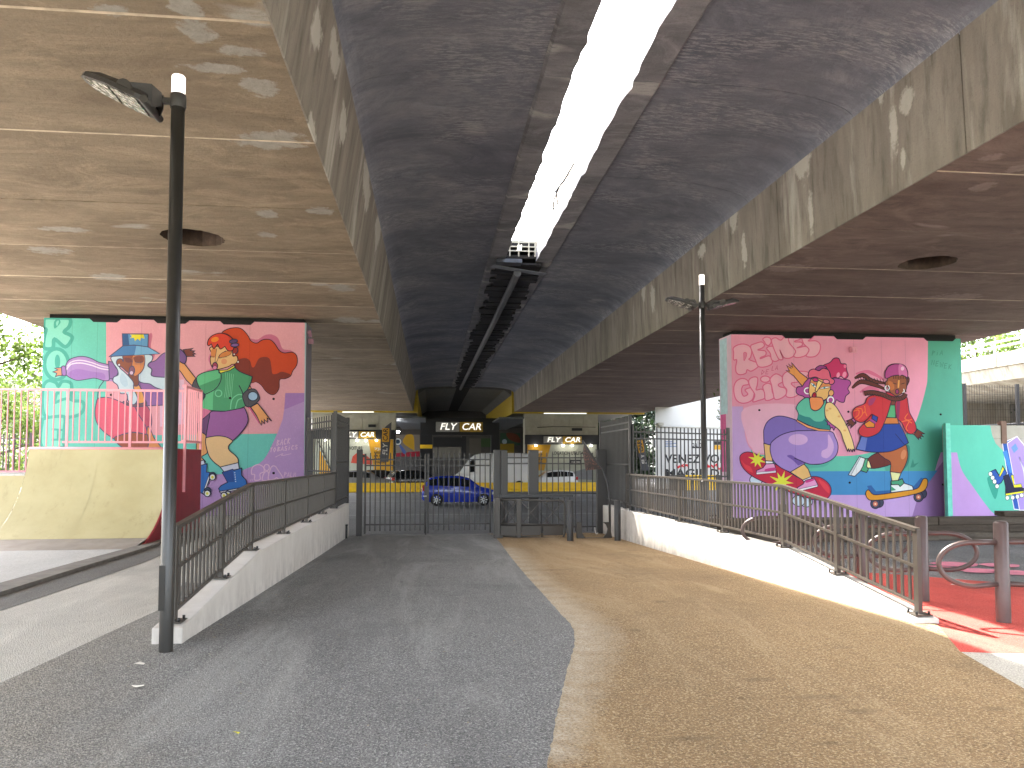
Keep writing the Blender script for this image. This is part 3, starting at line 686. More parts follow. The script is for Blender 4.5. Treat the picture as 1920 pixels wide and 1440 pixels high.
m.S((196, 84, 112), (990, 990), (1130, 1000), (1180, 1085), (1185, 1200), (1145, 1300), (1145, 1300), (1000, 1200))
m.S((232, 100, 124), (640, 922), (760, 920), (900, 975), (1000, 1000), (1050, 1090), (1120, 1200), (1145, 1300), (1145, 1300), (1000, 1275), (880, 1300), (795, 1345), (795, 1345), (690, 1270), (620, 1180), (600, 1080), (612, 980))
m.S((226, 150, 92), (1142, 1235), (1172, 1240), (1215, 1340), (1290, 1450), (1150, 1450))
m.S((166, 90, 66), (800, 1342), (880, 1302), (1000, 1278), (1148, 1302), (1148, 1302), (1152, 1420), (1100, 1460), (900, 1440))
m.S((118, 84, 96), (900, 955), (1000, 985), (1112, 940), (1130, 1000), (1005, 1010), (905, 985))
m.S((232, 164, 92), (1000, 780), (1050, 780), (1092, 860), (1112, 960), (1040, 975), (985, 900))
m.S((132, 78, 62), (960, 655), (1062, 640), (1052, 780), (1000, 792), (950, 720))
m.S((204, 224, 236), (1090, 475), (1190, 478), (1192, 530), (1160, 560), (1150, 590), (1190, 625), (1190, 690), (1320, 706), (1450, 700), (1450, 860), (1250, 820), (1170, 775), (1100, 765), (1055, 740), (1060, 660), (1108, 600))
m.S((204, 224, 236), (770, 495), (900, 478), (895, 560), (855, 600), (905, 650), (955, 700), (1000, 760), (1002, 820), (1042, 930), (1000, 990), (945, 950), (930, 880), (860, 870), (835, 790), (790, 750), (795, 705), (840, 680), (830, 620), (790, 560))
m.S((186, 210, 228), (880, 660), (930, 720), (940, 790), (900, 800), (860, 740), o=False)
m.S((150, 86, 64), (895, 470), (1000, 470), (1105, 470), (1112, 590), (1065, 668), (1000, 685), (935, 650), (880, 602), (845, 592), (822, 555), (838, 520), (875, 515), (895, 540))
m.S((218, 140, 86), (998, 470), (1103, 470), (1108, 590), (1062, 662), (1000, 678), o=False)
m.S((136, 78, 66), (1010, 492), (1100, 485), (1104, 545), (1060, 552), (1015, 545), o=False)
m.S((120, 72, 74), (905, 505), (965, 510), (985, 545), (930, 552), o=False)
m.L(m.OUT, .014, (1012, 545), (1060, 556), (1104, 545))
for k in range(7): m.L(m.OUT, .009, (1020+k*13, 552), (1018+k*14, 575), sm=False)
m.L(m.OUT, .014, (1000, 500), (984, 590), (1010, 590)); m.E((140, 92, 118), 985, 635, 28, 44); m.E((222, 190, 214), 980, 660, 19, 20, 0, ow=.01)
m.E((245, 245, 250), 851, 577, 11, 11, 0, ow=.01)
m.S((78, 132, 186), (748, 492), (748, 492), (895, 378), (895, 378), (1010, 374), (1150, 394), (1150, 394), (1272, 462), (1272, 462), (1100, 472), (900, 482))
m.S((126, 184, 224), (1030, 378), (1030, 378), (1150, 396), (1150, 396), (1262, 460), (1262, 460), (1100, 470), (1010, 476), (1010, 476), o=False)
m.P((100, 160, 206), (885, 255), (1155, 258), (1150, 391), (1010, 372), (890, 380)); m.P((56, 98, 150), (888, 258), (945, 258), (958, 372), (892, 378), o=False)
m.P((236, 222, 50), (965, 262), (1105, 262), (1117, 305), (1078, 298), (1070, 330), (1045, 306), (1015, 332), (1005, 295), (963, 302), (985, 280), o=False)
m.done()
# ----- red-haired skater
m.frame(320, 590, 7.3846).group('painted_figure'); m.OUT = (38, 40, 66)
m.S((208, 112, 146), (1080, 330), (1200, 345), (1300, 285), (1400, 275), (1490, 330), (1550, 470), (1650, 490), (1700, 530), (1560, 560), (1300, 450), o=False)
m.S((222, 130, 164), (480, 770), (560, 740), (520, 620), (550, 540), (600, 600), (600, 770), o=False)
HR = dict(oc=(70, 22, 30))
hair = [(710, 260), (790, 200), (920, 180), (1000, 210), (1070, 290), (1110, 360), (1190, 395), (1270, 350), (1370, 345), (1440, 400), (1500, 490), (1570, 530), (1680, 520), (1740, 560), (1755, 640), (1740, 710), (1690, 780), (1660, 850), (1590, 885), (1510, 900), (1500, 1020), (1450, 1095), (1390, 1105), (1320, 1060), (1250, 970), (1180, 930), (1100, 930), (900, 760), (880, 600), (850, 450), (840, 330)]
m.S((212, 72, 26), *hair, **HR)
m.S((136, 48, 34), (870, 700), (950, 620), (1040, 602), (1100, 640), (1125, 720), (1160, 720), (1220, 610), (1300, 585), (1370, 610), (1395, 720), (1410, 815), (1470, 818), (1540, 790), (1650, 822), (1650, 850), (1590, 878), (1506, 893), (1493, 1018), (1447, 1087), (1390, 1097), (1325, 1054), (1254, 962), (1180, 922), (1100, 920), (900, 760), o=False)
m.L((110, 40, 50), .05, (730, 262), (800, 285), (870, 350))
m.P((236, 166, 104), (90, 620), (130, 615), (200, 690), (350, 882), (300, 985), (220, 910), (140, 790), (90, 735))
m.S((86, 82, 90), (350, 890), (388, 990), (470, 1110), (430, 1160), (340, 1040), (300, 985)); m.S((200, 220, 236), (390, 1090), (440, 1110), (430, 1150), (390, 1160))
m.P((128, 62, 50), (175, 485), (310, 465), (272, 495), (335, 502), (308, 522), (347, 545), (308, 552), (335, 577), (215, 580)); m.S((126, 88, 150), (80, 485), (140, 482), (180, 520), (222, 590), (190, 680), (80, 600))
m.P((236, 166, 104), (1030, 1070), (1100, 985), (1135, 1060), (1080, 1120))
m.S((100, 198, 140), (360, 880), (440, 810), (600, 770), (665, 768), (690, 810), (890, 730), (890, 730), (960, 790), (1132, 860), (1132, 860), (1100, 970), (1050, 1060), (1000, 1110), (1010, 1180), (1042, 1262), (1042, 1262), (900, 1320), (750, 1335), (550, 1325), (412, 1302), (412, 1302), (440, 1200), (480, 1110), (400, 1010))
m.S((74, 160, 112), (700, 820), (890, 740), (890, 740), (960, 797), (1122, 865), (1122, 865), (1092, 968), (1045, 1055), (992, 1110), (1003, 1180), (1033, 1257), (1033, 1257), (900, 1312), (750, 1327), (585, 1320), (585, 1320), (600, 1060), (680, 960), o=False)
m.P((74, 160, 112), (400, 985), (692, 872), (690, 930), (620, 1022), (480, 1098), (425, 1045), o=False)
m.L((120, 210, 160), .03, (830, 1310), (850, 1180), (930, 1110), (990, 1110)); m.L((120, 210, 160), .03, (900, 1300), (930, 1190), (990, 1160)); m.E((74, 160, 112), 665, 1090, 45, 45, 0, oc=(120, 210, 160), ow=.03)
for k in range(5): m.L((140, 218, 172), .01, (760+k*28, 800+k*6), (770+k*22, 960), (745+k*24, 1150))
m.L(m.OUT, m.ow, (672, 780), (703, 840), (690, 930), (620, 1030), (480, 1106)); m.L(m.OUT, m.ow, (948, 980), (990, 1060), (1000, 1110))
m.S((238, 192, 132), (560, 450), (860, 450), (860, 570), (915, 572), (932, 630), (900, 680), (850, 690), (800, 720), (660, 758), (600, 750), (560, 690), (550, 600), (570, 540), **HR)
m.S((224, 140, 76), (572, 480), (635, 478), (618, 590), (562, 570), o=False); m.S((220, 136, 70), (668, 592), (700, 540), (780, 505), (842, 498), (830, 550), (760, 582), oc=(90, 50, 40), ow=.014)
m.L(m.OUT, .014, (640, 470), (618, 640), (640, 652), (690, 550), (770, 500))
for k in range(7): m.L(m.OUT, .01, (672+k*17, 592-k*2), (676+k*18, 615-k*4), sm=False)
for k in range(4): m.L(m.OUT, .01, (566+k*13, 572), (562+k*13, 595), sm=False)
m.E((228, 156, 110), 742, 650, 40, 38, 0, o=False); m.E((166, 56, 92), 617, 712, 36, 50); m.E((230, 136, 176), 614, 736, 28, 26, 0, ow=.01)
m.S((160, 44, 36), (860, 470), (925, 462), (925, 520), (870, 560))
m.S((222, 62, 40), (512, 405), (530, 340), (590, 285), (690, 258), (790, 285), (865, 350), (872, 480), (800, 502), (752, 440), (752, 440), (690, 477), (652, 410), (652, 410), (600, 472), (565, 405), (565, 405), (530, 432), **HR)
m.E((244, 138, 34), 615, 345, 55, 34, -15, o=False)
m.E((94, 62, 112), 872, 370, 56, 28, -8); m.E((134, 88, 156), 890, 422, 56, 26, -5)
m.E((250, 246, 240), 935, 655, 13, 13, 0, ow=.008); m.E((250, 246, 240), 882, 550, 11, 11, 0, ow=.008)
m.P((232, 226, 56), (665, 772), (780, 765), (888, 700), (892, 730), (820, 775), (690, 812))
m.S((86, 82, 90), (1000, 1115), (1060, 1048), (1160, 1030), (1218, 1100), (1225, 1185), (1115, 1272), (1045, 1265), (1008, 1180)); m.E((164, 200, 232), 1140, 1130, 68, 62)
m.frame(320, 750, 6.858)
m.S((218, 120, 158), (385, 108), (525, 148), (500, 230), (350, 310), (340, 200), o=False)
m.P((236, 166, 104), (1030, 92), (1120, 42), (1300, 272), (1242, 232), (1246, 288), (1203, 250), (1210, 306), (1170, 265), (1168, 325), (1100, 190))
m.P((220, 90, 140), (985, 95), (1025, 95), (1150, 300), (1140, 305), (1015, 112), o=False)
m.S((238, 170, 106), (345, 382), (450, 450), (458, 600), (470, 680), (400, 730), (440, 780), (440, 800), (340, 810))
m.P((112, 70, 118), (525, 150), (500, 230), (458, 455), (440, 440), (345, 378), (345, 308))
m.S((240, 202, 146), (458, 485), (600, 455), (720, 470), (800, 520), (748, 590), (755, 645), (830, 710), (868, 760), (872, 812), (872, 812), (640, 862), (640, 862), (530, 770), (475, 660))
m.S((160, 98, 164), (525, 148), (700, 145), (950, 98), (950, 98), (985, 180), (997, 265), (962, 350), (880, 450), (802, 522), (802, 522), (720, 478), (600, 462), (455, 485), (455, 485), (480, 330), (500, 230))
m.P((216, 222, 238), (638, 862), (872, 805), (885, 885), (690, 925)); m.P((216, 222, 238), (345, 800), (430, 770), (450, 840), (345, 860))
m.P((42, 114, 194), (665, 932), (800, 890), (815, 905), (915, 876), (912, 965), (970, 1030), (994, 1112), (640, 1178), (618, 1140), (650, 1100), (735, 1058))
m.P((32, 82, 160), (670, 934), (800, 892), (822, 1052), (738, 1058), o=False)
for k in range(5): m.E((230, 240, 250), 826+k*3, 935+k*28, 7, 7, 0, o=False)
m.P((236, 240, 244), (630, 1175), (996, 1112), (996, 1134), (642, 1196)); 
m.S((160, 110, 184), (620, 1280), (700, 1265), (860, 1230), (800, 1300), o=False)
for x, y in ((740, 1210), (692, 1225), (880, 1185)): m.E((60, 70, 100), x, y, 42, 42); m.E((240, 244, 236), x-4, y+2, 32, 33, 0, o=False); m.E((232, 228, 70), x-4, y+2, 17, 18, 0, o=False)
m.P((42, 114, 194), (345, 850), (470, 820), (462, 925), (540, 935), (425, 1212), (345, 1165)); m.P((236, 240, 244), (505, 935), (525, 938), (432, 1205), (415, 1200), ow=.012)
for x, y in ((540, 970), (542, 988), (480, 1165), (475, 1200)): m.E((60, 70, 100), x, y, 42, 42); 
for x, y in ((540, 992), (474, 1202)): m.E((240, 244, 236), x, y, 33, 34, 0, o=False); m.E((232, 228, 70), x, y, 17, 18, 0, o=False)
m.done()
m.group('painted_lettering'); PK = (240, 200, 226)
hand(m, 'BACK', 1360, 590, 46, 75, PK, .02, -.2); hand(m, 'TO', 1275, 670, 42, 55, PK, .02, -.1); hand(m, 'BASICS', 1370, 660, 45, 55, PK, .022, -.12); m.L(PK, .016, (1345, 735), (1440, 690), (1430, 715), (1550, 690))
m.S(LIL, (1040, 950), (1050, 870), (1120, 830), (1190, 860), (1200, 920), (1150, 950), (1150, 1020), (1080, 1030), (1080, 960), oc=PK, ow=.028)
m.E(LIL, 1235, 868, 34, 40, 0, oc=PK, ow=.028); m.S(LIL, (1200, 940), (1250, 920), (1260, 1020), (1180, 1030), oc=PK, ow=.028)
m.S(LIL, (1290, 870), (1340, 850), (1380, 900), (1445, 1005), (1400, 1020), (1360, 1000), (1330, 1020), (1255, 1015), oc=PK, ow=.028)
hand(m, 'PALM', 1455, 990, 40, 60, PK, .018); m.L(PK, .015, (1020, 1020), (1030, 1045), sm=False); m.L(PK, .015, (1045, 1015), (1052, 1040), sm=False)
m.done()
hole = plain('drill_hole', (25, 22, 24), .9)
def drill(px, py, Y, par, r=.035):
    p = on_y(px, py, Y); MB().lathe([(0, -.018), (r, -.018), (r, .002)], 10, (p.x, Y, p.z), 0, 'y').build('anchor_plug', hole, par)
for x, y in ((208.7, 740.5), (431.5, 746.5), (513, 748), (513, 887)): drill(x, y, YL, pw)
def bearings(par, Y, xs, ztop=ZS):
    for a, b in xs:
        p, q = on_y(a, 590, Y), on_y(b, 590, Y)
        MB().prism([(p.x, ZT+.01), (p.x+.12, ZT-.1), (q.x-.12, ZT-.1), (q.x, ZT+.01)], 'y', Y-.045, Y+.02).build('notch_shade', M['dark_conc'], par)  # near-black blocks standing proud, their colour stands for shade in the notches
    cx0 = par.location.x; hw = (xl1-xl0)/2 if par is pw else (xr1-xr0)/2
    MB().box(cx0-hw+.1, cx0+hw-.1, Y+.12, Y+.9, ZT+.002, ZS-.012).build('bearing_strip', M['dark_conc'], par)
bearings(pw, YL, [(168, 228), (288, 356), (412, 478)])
g = on_y(577, 634, YL)
tag(MB().box(g.x-.02, g.x+.13, YL+.2, YL+.32, g.z-.13, g.z+.02).bar((g.x+.05, YL+.2, g.z+.1), (g.x+.05, YL-.05, g.z+.18), .09, .09).build('wall_floodlight', plain('mauve_plastic', (150, 110, 130), .5)), 'small floodlight on the right edge of the roller skater wall', 'floodlight')

def joints(par, Y, xs, z0, z1):
    for px in xs:
        x = on_y(px, 800, Y).x; o = MB().add([(x-.009, Y-.03, z0), (x+.009, Y-.03, z0), (x+.009, Y-.03, z1), (x-.009, Y-.03, z1)], [(0, 1, 2, 3)]).build('pour_joint', M['jointline'], par)
        at = o.data.color_attributes.new('Fade', 'FLOAT_COLOR', 'POINT')
        for q in at.data: q.color = (1, 1, 1, 1)
joints(pw, YL, (131, 179, 262, 310, 383, 466), .1, ZT-.1)
# ---------------------------------------------------------------- east pier with skateboarders
YR = YL-.25+ .0
CURP = PAINT
YR = on_z(372, 966, 0).y+.6
xr0, xr1 = on_y(1373, 800, YR).x, on_y(1806, 800, YR).x
pe = thing('mural_wall', ((xr0+xr1)/2, YR, 0), 'pier wall painted with two skateboarders, one pink-haired, one in a red jacket', 'mural wall')
YRf = YR+.004
wp2 = plain('pink_side_paint', (238, 205, 224), .65, 0, .05, 3, .003)
wall_block('w', xr0, xr1, YRf, YRf+1.0, -.9, ZT, pe, wp2, [on_y(x, 800, YR).x for x in (1490, 1603, 1700)])
MB().box(xr0-.004, xr0-.001, YRf+.35, YRf+.95, 3.1, ZT-.05).build('painted_side_band', plain('pale_blue_paint', (196, 224, 232), .65), pe)
MB().box(xr0-.006, xr0-.001, YRf+.5, YRf+.95, 1.2, 3.1).build('painted_side_band', plain('hot_pink_paint', (228, 100, 160), .65), pe)
m = Mural(YR, pe, (xr0+.002, xr1-.002, -.9, ZT-.002)).frame(0, 0, 1)
m.group('painted_background')
m.P((198, 162, 214), (1360, 600), (1820, 600), (1820, 1010), (1360, 1010), o=False)
m.P((156, 118, 172), (1755, 882), (1780, 850), (1780, 1010), (1700, 1010), (1722, 928), o=False)
m.P((66, 140, 194), (1505, 882), (1758, 882), (1745, 900), (1736, 911), (1722, 928), (1505, 928), o=False)
m.P((96, 190, 166), (1408, 842), (1640, 842), (1808, 700), (1820, 620), (1820, 848), (1764, 848), (1758, 865), (1753, 883), (1408, 884), o=False)
m.P((78, 162, 140), (1700, 600), (1820, 600), (1820, 848), (1764, 848), (1758, 865), (1753, 883), (1660, 883), (1655, 850), (1690, 800), o=False)
m.S((228, 152, 178), (1360, 600), (1360, 600), (1740, 600), (1740, 600), (1739, 700), (1736, 727), (1724, 771), (1711, 800), (1680, 828), (1640, 846), (1600, 854), (1550, 855), (1430, 853), (1408, 842), (1399, 825), (1395, 800), (1393, 762), (1393, 762), (1360, 762), (1360, 762), o=False)
m.S((232, 176, 202), (1396, 765), (1500, 760), (1560, 800), (1560, 850), (1430, 850), (1410, 840), (1400, 820), o=False)
m.done()
m.frame(1350, 610, 7.68).group('painted_lettering'); DP = (222, 104, 142); LP = (234, 172, 192)
B = dict(oc=DP, ow=.038)
m.S(LP, (190, 330), (250, 285), (340, 270), (420, 300), (455, 370), (440, 460), (420, 495), (560, 550), (545, 600), (450, 660), (390, 640), (370, 690), (290, 712), (235, 680), (225, 600), (240, 500), (195, 495), (195, 400), **B)
m.S((222, 130, 160), (340, 395), (370, 390), (385, 410), (375, 460), (345, 510), (340, 450), oc=DP, ow=.02)
m.S(LP, (440, 300), (500, 265), (600, 240), (640, 290), (600, 330), (545, 355), (650, 370), (655, 430), (590, 460), (585, 480), (700, 440), (750, 490), (740, 560), (640, 600), (550, 590), (510, 500), (470, 400), **B)
m.S(LP, (615, 200), (660, 170), (720, 185), (735, 240), (700, 290), (660, 275), (640, 240), **B)
m.S(LP, (670, 330), (740, 300), (790, 340), (820, 420), (850, 490), (790, 520), (740, 490), (720, 400), **B)
m.S(LP, (740, 210), (800, 180), (870, 215), (920, 175), (980, 170), (1000, 260), (1080, 350), (1080, 420), (1010, 470), (930, 470), (890, 420), (860, 360), (905, 480), (850, 490), (800, 400), (760, 300), **B)
m.S(LP, (1000, 160), (1090, 130), (1165, 150), (1150, 200), (1080, 225), (1080, 240), (1170, 245), (1180, 290), (1110, 325), (1240, 305), (1280, 370), (1220, 440), (1110, 465), (1060, 440), (1085, 370), (1010, 270), (985, 210), **B)
m.S(LP, (1175, 140), (1280, 110), (1355, 120), (1330, 180), (1270, 225), (1380, 225), (1440, 280), (1430, 380), (1360, 450), (1240, 445), (1280, 350), (1200, 260), **B)
hand(m, 'DE', 590, 710, 62, 65, (204, 96, 130), .018, -.12); hand(m, 'LA', 740, 650, 52, 65, (204, 96, 130), .018, -.12)
m.S(LP, (200, 880), (240, 800), (320, 765), (390, 790), (410, 850), (330, 870), (310, 950), (340, 1020), (400, 990), (360, 930), (450, 900), (490, 960), (470, 1060), (400, 1110), (310, 1120), (240, 1080), (205, 1000), **B)
m.S(LP, (415, 790), (480, 745), (540, 760), (535, 860), (520, 930), (600, 920), (655, 980), (640, 1050), (560, 1080), (470, 1100), (500, 1000), (430, 880), **B)
m.E(LP, 650, 775, 68, 45, 0, **B)
m.S(LP, (615, 880), (680, 835), (735, 860), (750, 950), (775, 1040), (700, 1080), (650, 1070), (640, 980), **B)
m.S(LP, (720, 770), (800, 700), (890, 740), (920, 800), (840, 850), (860, 885), (940, 910), (950, 990), (880, 1050), (790, 1065), (760, 960), (740, 860), **B)
m.S(LP, (900, 730), (980, 660), (1100, 660), (1270, 680), (1180, 800), (1030, 830), (1060, 880), (1130, 930), (1120, 1000), (1030, 1040), (950, 1020), (960, 930), (910, 860), **B)
m.done()
m.group('painted_figure'); m.OUT = (48, 26, 70); m.ow = .028
SK = (238, 190, 118)
m.P((236, 158, 88), (948, 650), (1000, 662), (958, 580), (1022, 622), (985, 558), (1040, 606), (1030, 540), (1055, 570), (1150, 680), (1275, 775), (1190, 885), (1150, 840), (1060, 730))
m.S((176, 78, 156), (1300, 760), (1220, 820), (1180, 880), (1110, 890), (1093, 960), (1130, 1000), (1190, 1020), (1230, 1045), (1310, 1045), (1330, 900))
m.S((178, 78, 158), (1600, 800), (1640, 760), (1760, 775), (1855, 790), (1880, 840), (1840, 910), (1862, 970), (1810, 1020), (1785, 1105), (1720, 1100), (1675, 1075), (1640, 1150), (1560, 1142), (1515, 1080), (1560, 900))
m.S((206, 52, 108), (1490, 575), (1580, 535), (1640, 475), (1710, 478), (1742, 550), (1812, 560), (1822, 640), (1845, 720), (1800, 772), (1740, 735), (1700, 760), (1650, 750), (1600, 760), (1580, 680), (1530, 610))
m.E((240, 150, 186), 1790, 710, 28, 45, 15, o=False); m.E((240, 150, 186), 1700, 715, 24, 38, 15, o=False); m.E((238, 120, 160), 1800, 590, 22, 26, 0, o=False)
m.S((152, 62, 136), (1368, 630), (1440, 578), (1535, 605), (1420, 655))
m.S(SK, (1300, 800), (1370, 740), (1540, 760), (1590, 870), (1575, 960), (1560, 1010), (1530, 1060), (1430, 1095), (1350, 1080), (1300, 1040), (1275, 950))
m.S((228, 144, 84), (1450, 850), (1570, 840), (1580, 900), (1430, 920), o=False); m.S((228, 144, 84), (1300, 810), (1370, 810), (1390, 860), (1350, 880), o=False)
m.P((248, 220, 136), (1405, 785), (1475, 825), (1385, 962), (1366, 940))
m.S((236, 238, 240), (1300, 828), (1350, 845), (1382, 895), (1340, 880), ow=.012); m.S((236, 238, 240), (1428, 912), (1500, 885), (1592, 886), (1500, 912), ow=.012)
m.E((60, 150, 165), 1346, 862, 15, 15, 0, o=False); m.E((60, 150, 165), 1500, 898, 15, 12, 0, o=False)
m.E((176, 22, 50), 1352, 1022, 31, 56, 12); m.E((210, 50, 70), 1348, 1035, 16, 28, 12, o=False)
m.S((228, 104, 134), (1270, 700), (1290, 650), (1350, 630), (1420, 655), (1480, 620), (1560, 650), (1590, 750), (1642, 790), (1630, 840), (1580, 850), (1540, 800), (1440, 775), (1370, 745), (1280, 760))
m.E((214, 50, 130), 1370, 785, 42, 26, 10); m.E((244, 150, 170), 1525, 810, 48, 30, 10)
m.E((240, 180, 116), 1597, 975, 38, 46, 10)
m.E((178, 78, 158), 1590, 1075, 42, 44, 0, oc=(70, 40, 80), ow=.06); m.E((178, 78, 158), 1590, 1075, 42, 44, 0, oc=(246, 246, 250), ow=.042)
m.L((70, 40, 80), .056, (1272, 900), (1230, 910), (1212, 945), (1235, 980), (1275, 985)); m.L((246, 246, 250), .04, (1272, 900), (1230, 910), (1212, 945), (1235, 980), (1275, 985))
m.frame(1375, 760, 7.2)
# skateboard first, legs over it
for x, y in ((305, 1010), (985, 1300), (880, 1290)): m.E((204, 220, 236), x, y, 84, 72, 10)
m.S((84, 176, 156), (950, 800), (1320, 760), (1340, 700), (1250, 820), (1000, 850), o=False)
m.S((200, 36, 66), (85, 720), (108, 660), (180, 630), (270, 645), (420, 712), (700, 870), (930, 1000), (1050, 962), (1160, 970), (1260, 1030), (1315, 1110), (1312, 1200), (1250, 1265), (1150, 1280), (1000, 1250), (700, 1150), (420, 1040), (230, 940), (120, 830))
m.S((226, 60, 74), (1150, 1000), (1230, 1040), (1290, 1110), (1290, 1190), (1200, 1100), o=False); m.S((226, 60, 74), (110, 740), (150, 790), (230, 830), (260, 910), (160, 850), o=False)
m.star((226, 226, 64), 320, 735, 118, 48, 8, .3, seed=2); m.star((226, 226, 64), 650, 1035, 165, 62, 9, .1, seed=5)
m.P(SK, (410, 515), (502, 528), (500, 620), (520, 690), (530, 760), (432, 748)); m.P((240, 240, 244), (432, 748), (530, 755), (545, 800), (438, 795))
m.P((232, 156, 202), (310, 880), (400, 842), (438, 790), (552, 785), (575, 880), (572, 905), (310, 932)); m.P((244, 238, 244), (308, 905), (574, 884), (572, 908), (310, 934), ow=.014)
m.S((206, 60, 136), (420, 870), (470, 850), (560, 840), (560, 875), (440, 890), o=False)
m.S((128, 106, 186), (412, 512), (408, 400), (412, 320), (460, 220), (560, 155), (680, 150), (860, 205), (1000, 285), (1130, 350), (900, 380), (640, 440), (520, 530), (412, 512))
m.P(SK, (762, 898), (950, 790), (1010, 860), (1048, 965), (940, 1012)); m.P((240, 240, 244), (932, 1010), (1045, 962), (1058, 992), (950, 1030))
m.P((232, 156, 202), (862, 1112), (940, 1062), (970, 1012), (1090, 980), (1142, 1075), (1132, 1098), (866, 1165)); m.P((244, 238, 244), (862, 1134), (1138, 1074), (1134, 1098), (866, 1166), ow=.014)
m.S((206, 60, 136), (975, 1020), (1080, 990), (1090, 1010), (990, 1045), o=False)
m.S((164, 134, 204), (520, 490), (640, 402), (800, 352), (960, 342), (1300, 350), (1372, 430), (1410, 540), (1392, 660), (1312, 742), (1180, 792), (1050, 797), (975, 778), (975, 778), (765, 902), (765, 902), (640, 842), (540, 750), (500, 640), (496, 560))
m.S((114, 84, 166), (722, 684), (780, 672), (860, 720), (960, 778), (960, 778), (872, 812), (872, 812), (800, 740), o=False)
m.L(m.OUT, m.ow, (820, 712), (900, 745), (975, 778), (1050, 797), (1180, 792))
m.E((208, 168, 216), 872, 462, 130, 75, 0, o=False); m.S((208, 168, 216), (1275, 395), (1320, 450), (1352, 540), (1335, 640), (1265, 712), (1190, 690), (1195, 615), (1270, 565), o=False)
m.S((238, 146, 86), (1030, -100), (1030, 0), (1045, 45), (1100, 72), (1160, 50), (1215, -20), (1190, -100), (1100, -110))
m.S((96, 192, 166), (842, 38), (842, 38), (880, -30), (959, -96), (1020, -100), (1020, -100), (1035, 0), (1050, 50), (1100, 75), (1160, 52), (1215, -20), (1225, -60), (1250, -60), (1235, 60), (1240, 170), (1312, 260), (1302, 335), (1302, 335), (1100, 302), (860, 192), (860, 192), (876, 118))
m.S((44, 134, 134), (876, 122), (960, 150), (1030, 165), (1100, 215), (1190, 215), (1240, 180), (1308, 262), (1300, 330), (1300, 330), (1100, 297), (864, 190), (864, 190), o=False)
m.P((242, 166, 104), (856, 196), (1000, 270), (1150, 318), (1302, 332), (1298, 350), (1150, 347), (1000, 305), (846, 212), ow=.02)
m.P((178, 78, 158), (1235, 205), (1300, 225), (1405, 300), (1370, 298), (1352, 338), (1330, 298), (1306, 310), (1295, 268), (1262, 262), (1270, 238))
m.S((240, 206, 140), (1240, -10), (1310, -40), (1390, 30), (1460, 150), (1530, 280), (1590, 430), (1622, 540), (1634, 625), (1634, 625), (1610, 590), (1600, 628), (1580, 592), (1563, 625), (1552, 585), (1538, 620), (1538, 620), (1480, 470), (1430, 340), (1300, 235), (1235, 140))
for x, y in ((1300, 45), (1422, 150), (1500, 340), (1260, 70)): m.E((224, 172, 108), x, y, 20, 14, 0, o=False)
m.done()
# ----- red jacket skater
m.frame(1580, 660, 4.5).group('painted_figure'); m.OUT = (40, 22, 50)
for st in (((110, 185), (200, 165), (270, 190), (350, 235)), ((145, 340), (230, 300), (310, 325))): m.L((218, 110, 148), .12, *st, taper=True)
m.S((46, 124, 112), (530, 790), (565, 800), (560, 920), (520, 990), (500, 1000), (540, 900), o=False)
for q in (((100, 222), (170, 196), (240, 240), (360, 265)), ((78, 305), (150, 252), (250, 270), (360, 315)), ((420, 210), (500, 205), (545, 230), (520, 300), (530, 340))): m.L((34, 14, 18), .17, *q, taper=True); m.L((96, 38, 28), .11, *q, taper=True)
m.P((110, 48, 34), (85, 560), (28, 582), (45, 592), (22, 618), (55, 602), (40, 625), (68, 612), (65, 642), (112, 598)); 
m.P((110, 48, 34), (625, 650), (692, 690), (660, 692), (682, 716), (652, 708), (662, 732), (640, 720), (640, 738), (598, 692))
m.P((232, 146, 50), (608, 638), (630, 652), (600, 698), (578, 686)); m.P((200, 100, 160), (85, 555), (110, 580), (98, 598), (72, 570))
m.S((104, 36, 28), (212, 905), (310, 848), (420, 900), (400, 950), (240, 982)); m.P((228, 230, 164), (205, 902), (225, 925), (243, 980), (195, 978))
m.P((226, 232, 232), (140, 882), (192, 900), (180, 962), (212, 1002), (150, 1002), (100, 1050), (48, 1036)); m.P((70, 160, 118), (188, 902), (212, 898), (200, 965), (216, 988), (200, 1017), (150, 1000), (168, 968)); m.P((190, 200, 206), (140, 882), (150, 888), (68, 1042), (48, 1036), ow=.012)
m.S((180, 98, 52), (300, 845), (400, 838), (520, 783), (545, 830), (548, 890), (525, 960), (492, 1022), (492, 1022), (400, 1010), (400, 1010), (402, 930), (350, 895)); m.E((206, 130, 84), 512, 865, 22, 42, 15, o=False)
m.P((228, 230, 164), (400, 1010), (492, 1022), (466, 1085), (415, 1090))
m.P((40, 96, 158), (205, 1130), (240, 1125), (280, 1175), (480, 1160), (600, 1130), (660, 1060), (690, 1070), (640, 1150), (400, 1200), (240, 1220), o=False)
for x, y in ((305, 1270), (275, 1280), (668, 1195), (638, 1222)): m.E((60, 64, 84), x, y, 40, 42)
for x, y in ((275, 1282), (638, 1224)): m.E((206, 116, 92), x, y, 20, 21, 0, o=False); m.E((244, 206, 170), x, y, 8, 8, 0, o=False)
m.S((222, 150, 34), (193, 1190), (215, 1163), (258, 1202), (330, 1200), (400, 1190), (560, 1165), (635, 1145), (680, 1070), (715, 1082), (702, 1150), (640, 1190), (450, 1230), (260, 1252), (208, 1235))
m.P((230, 236, 232), (405, 1092), (465, 1085), (500, 1070), (520, 1108), (585, 1130), (596, 1162), (405, 1187)); m.P((70, 160, 118), (405, 1088), (465, 1084), (500, 1068), (516, 1105), (482, 1136), (468, 1118), (410, 1120)); m.P((70, 160, 118), (405, 1130), (450, 1165), (405, 1172), o=False)
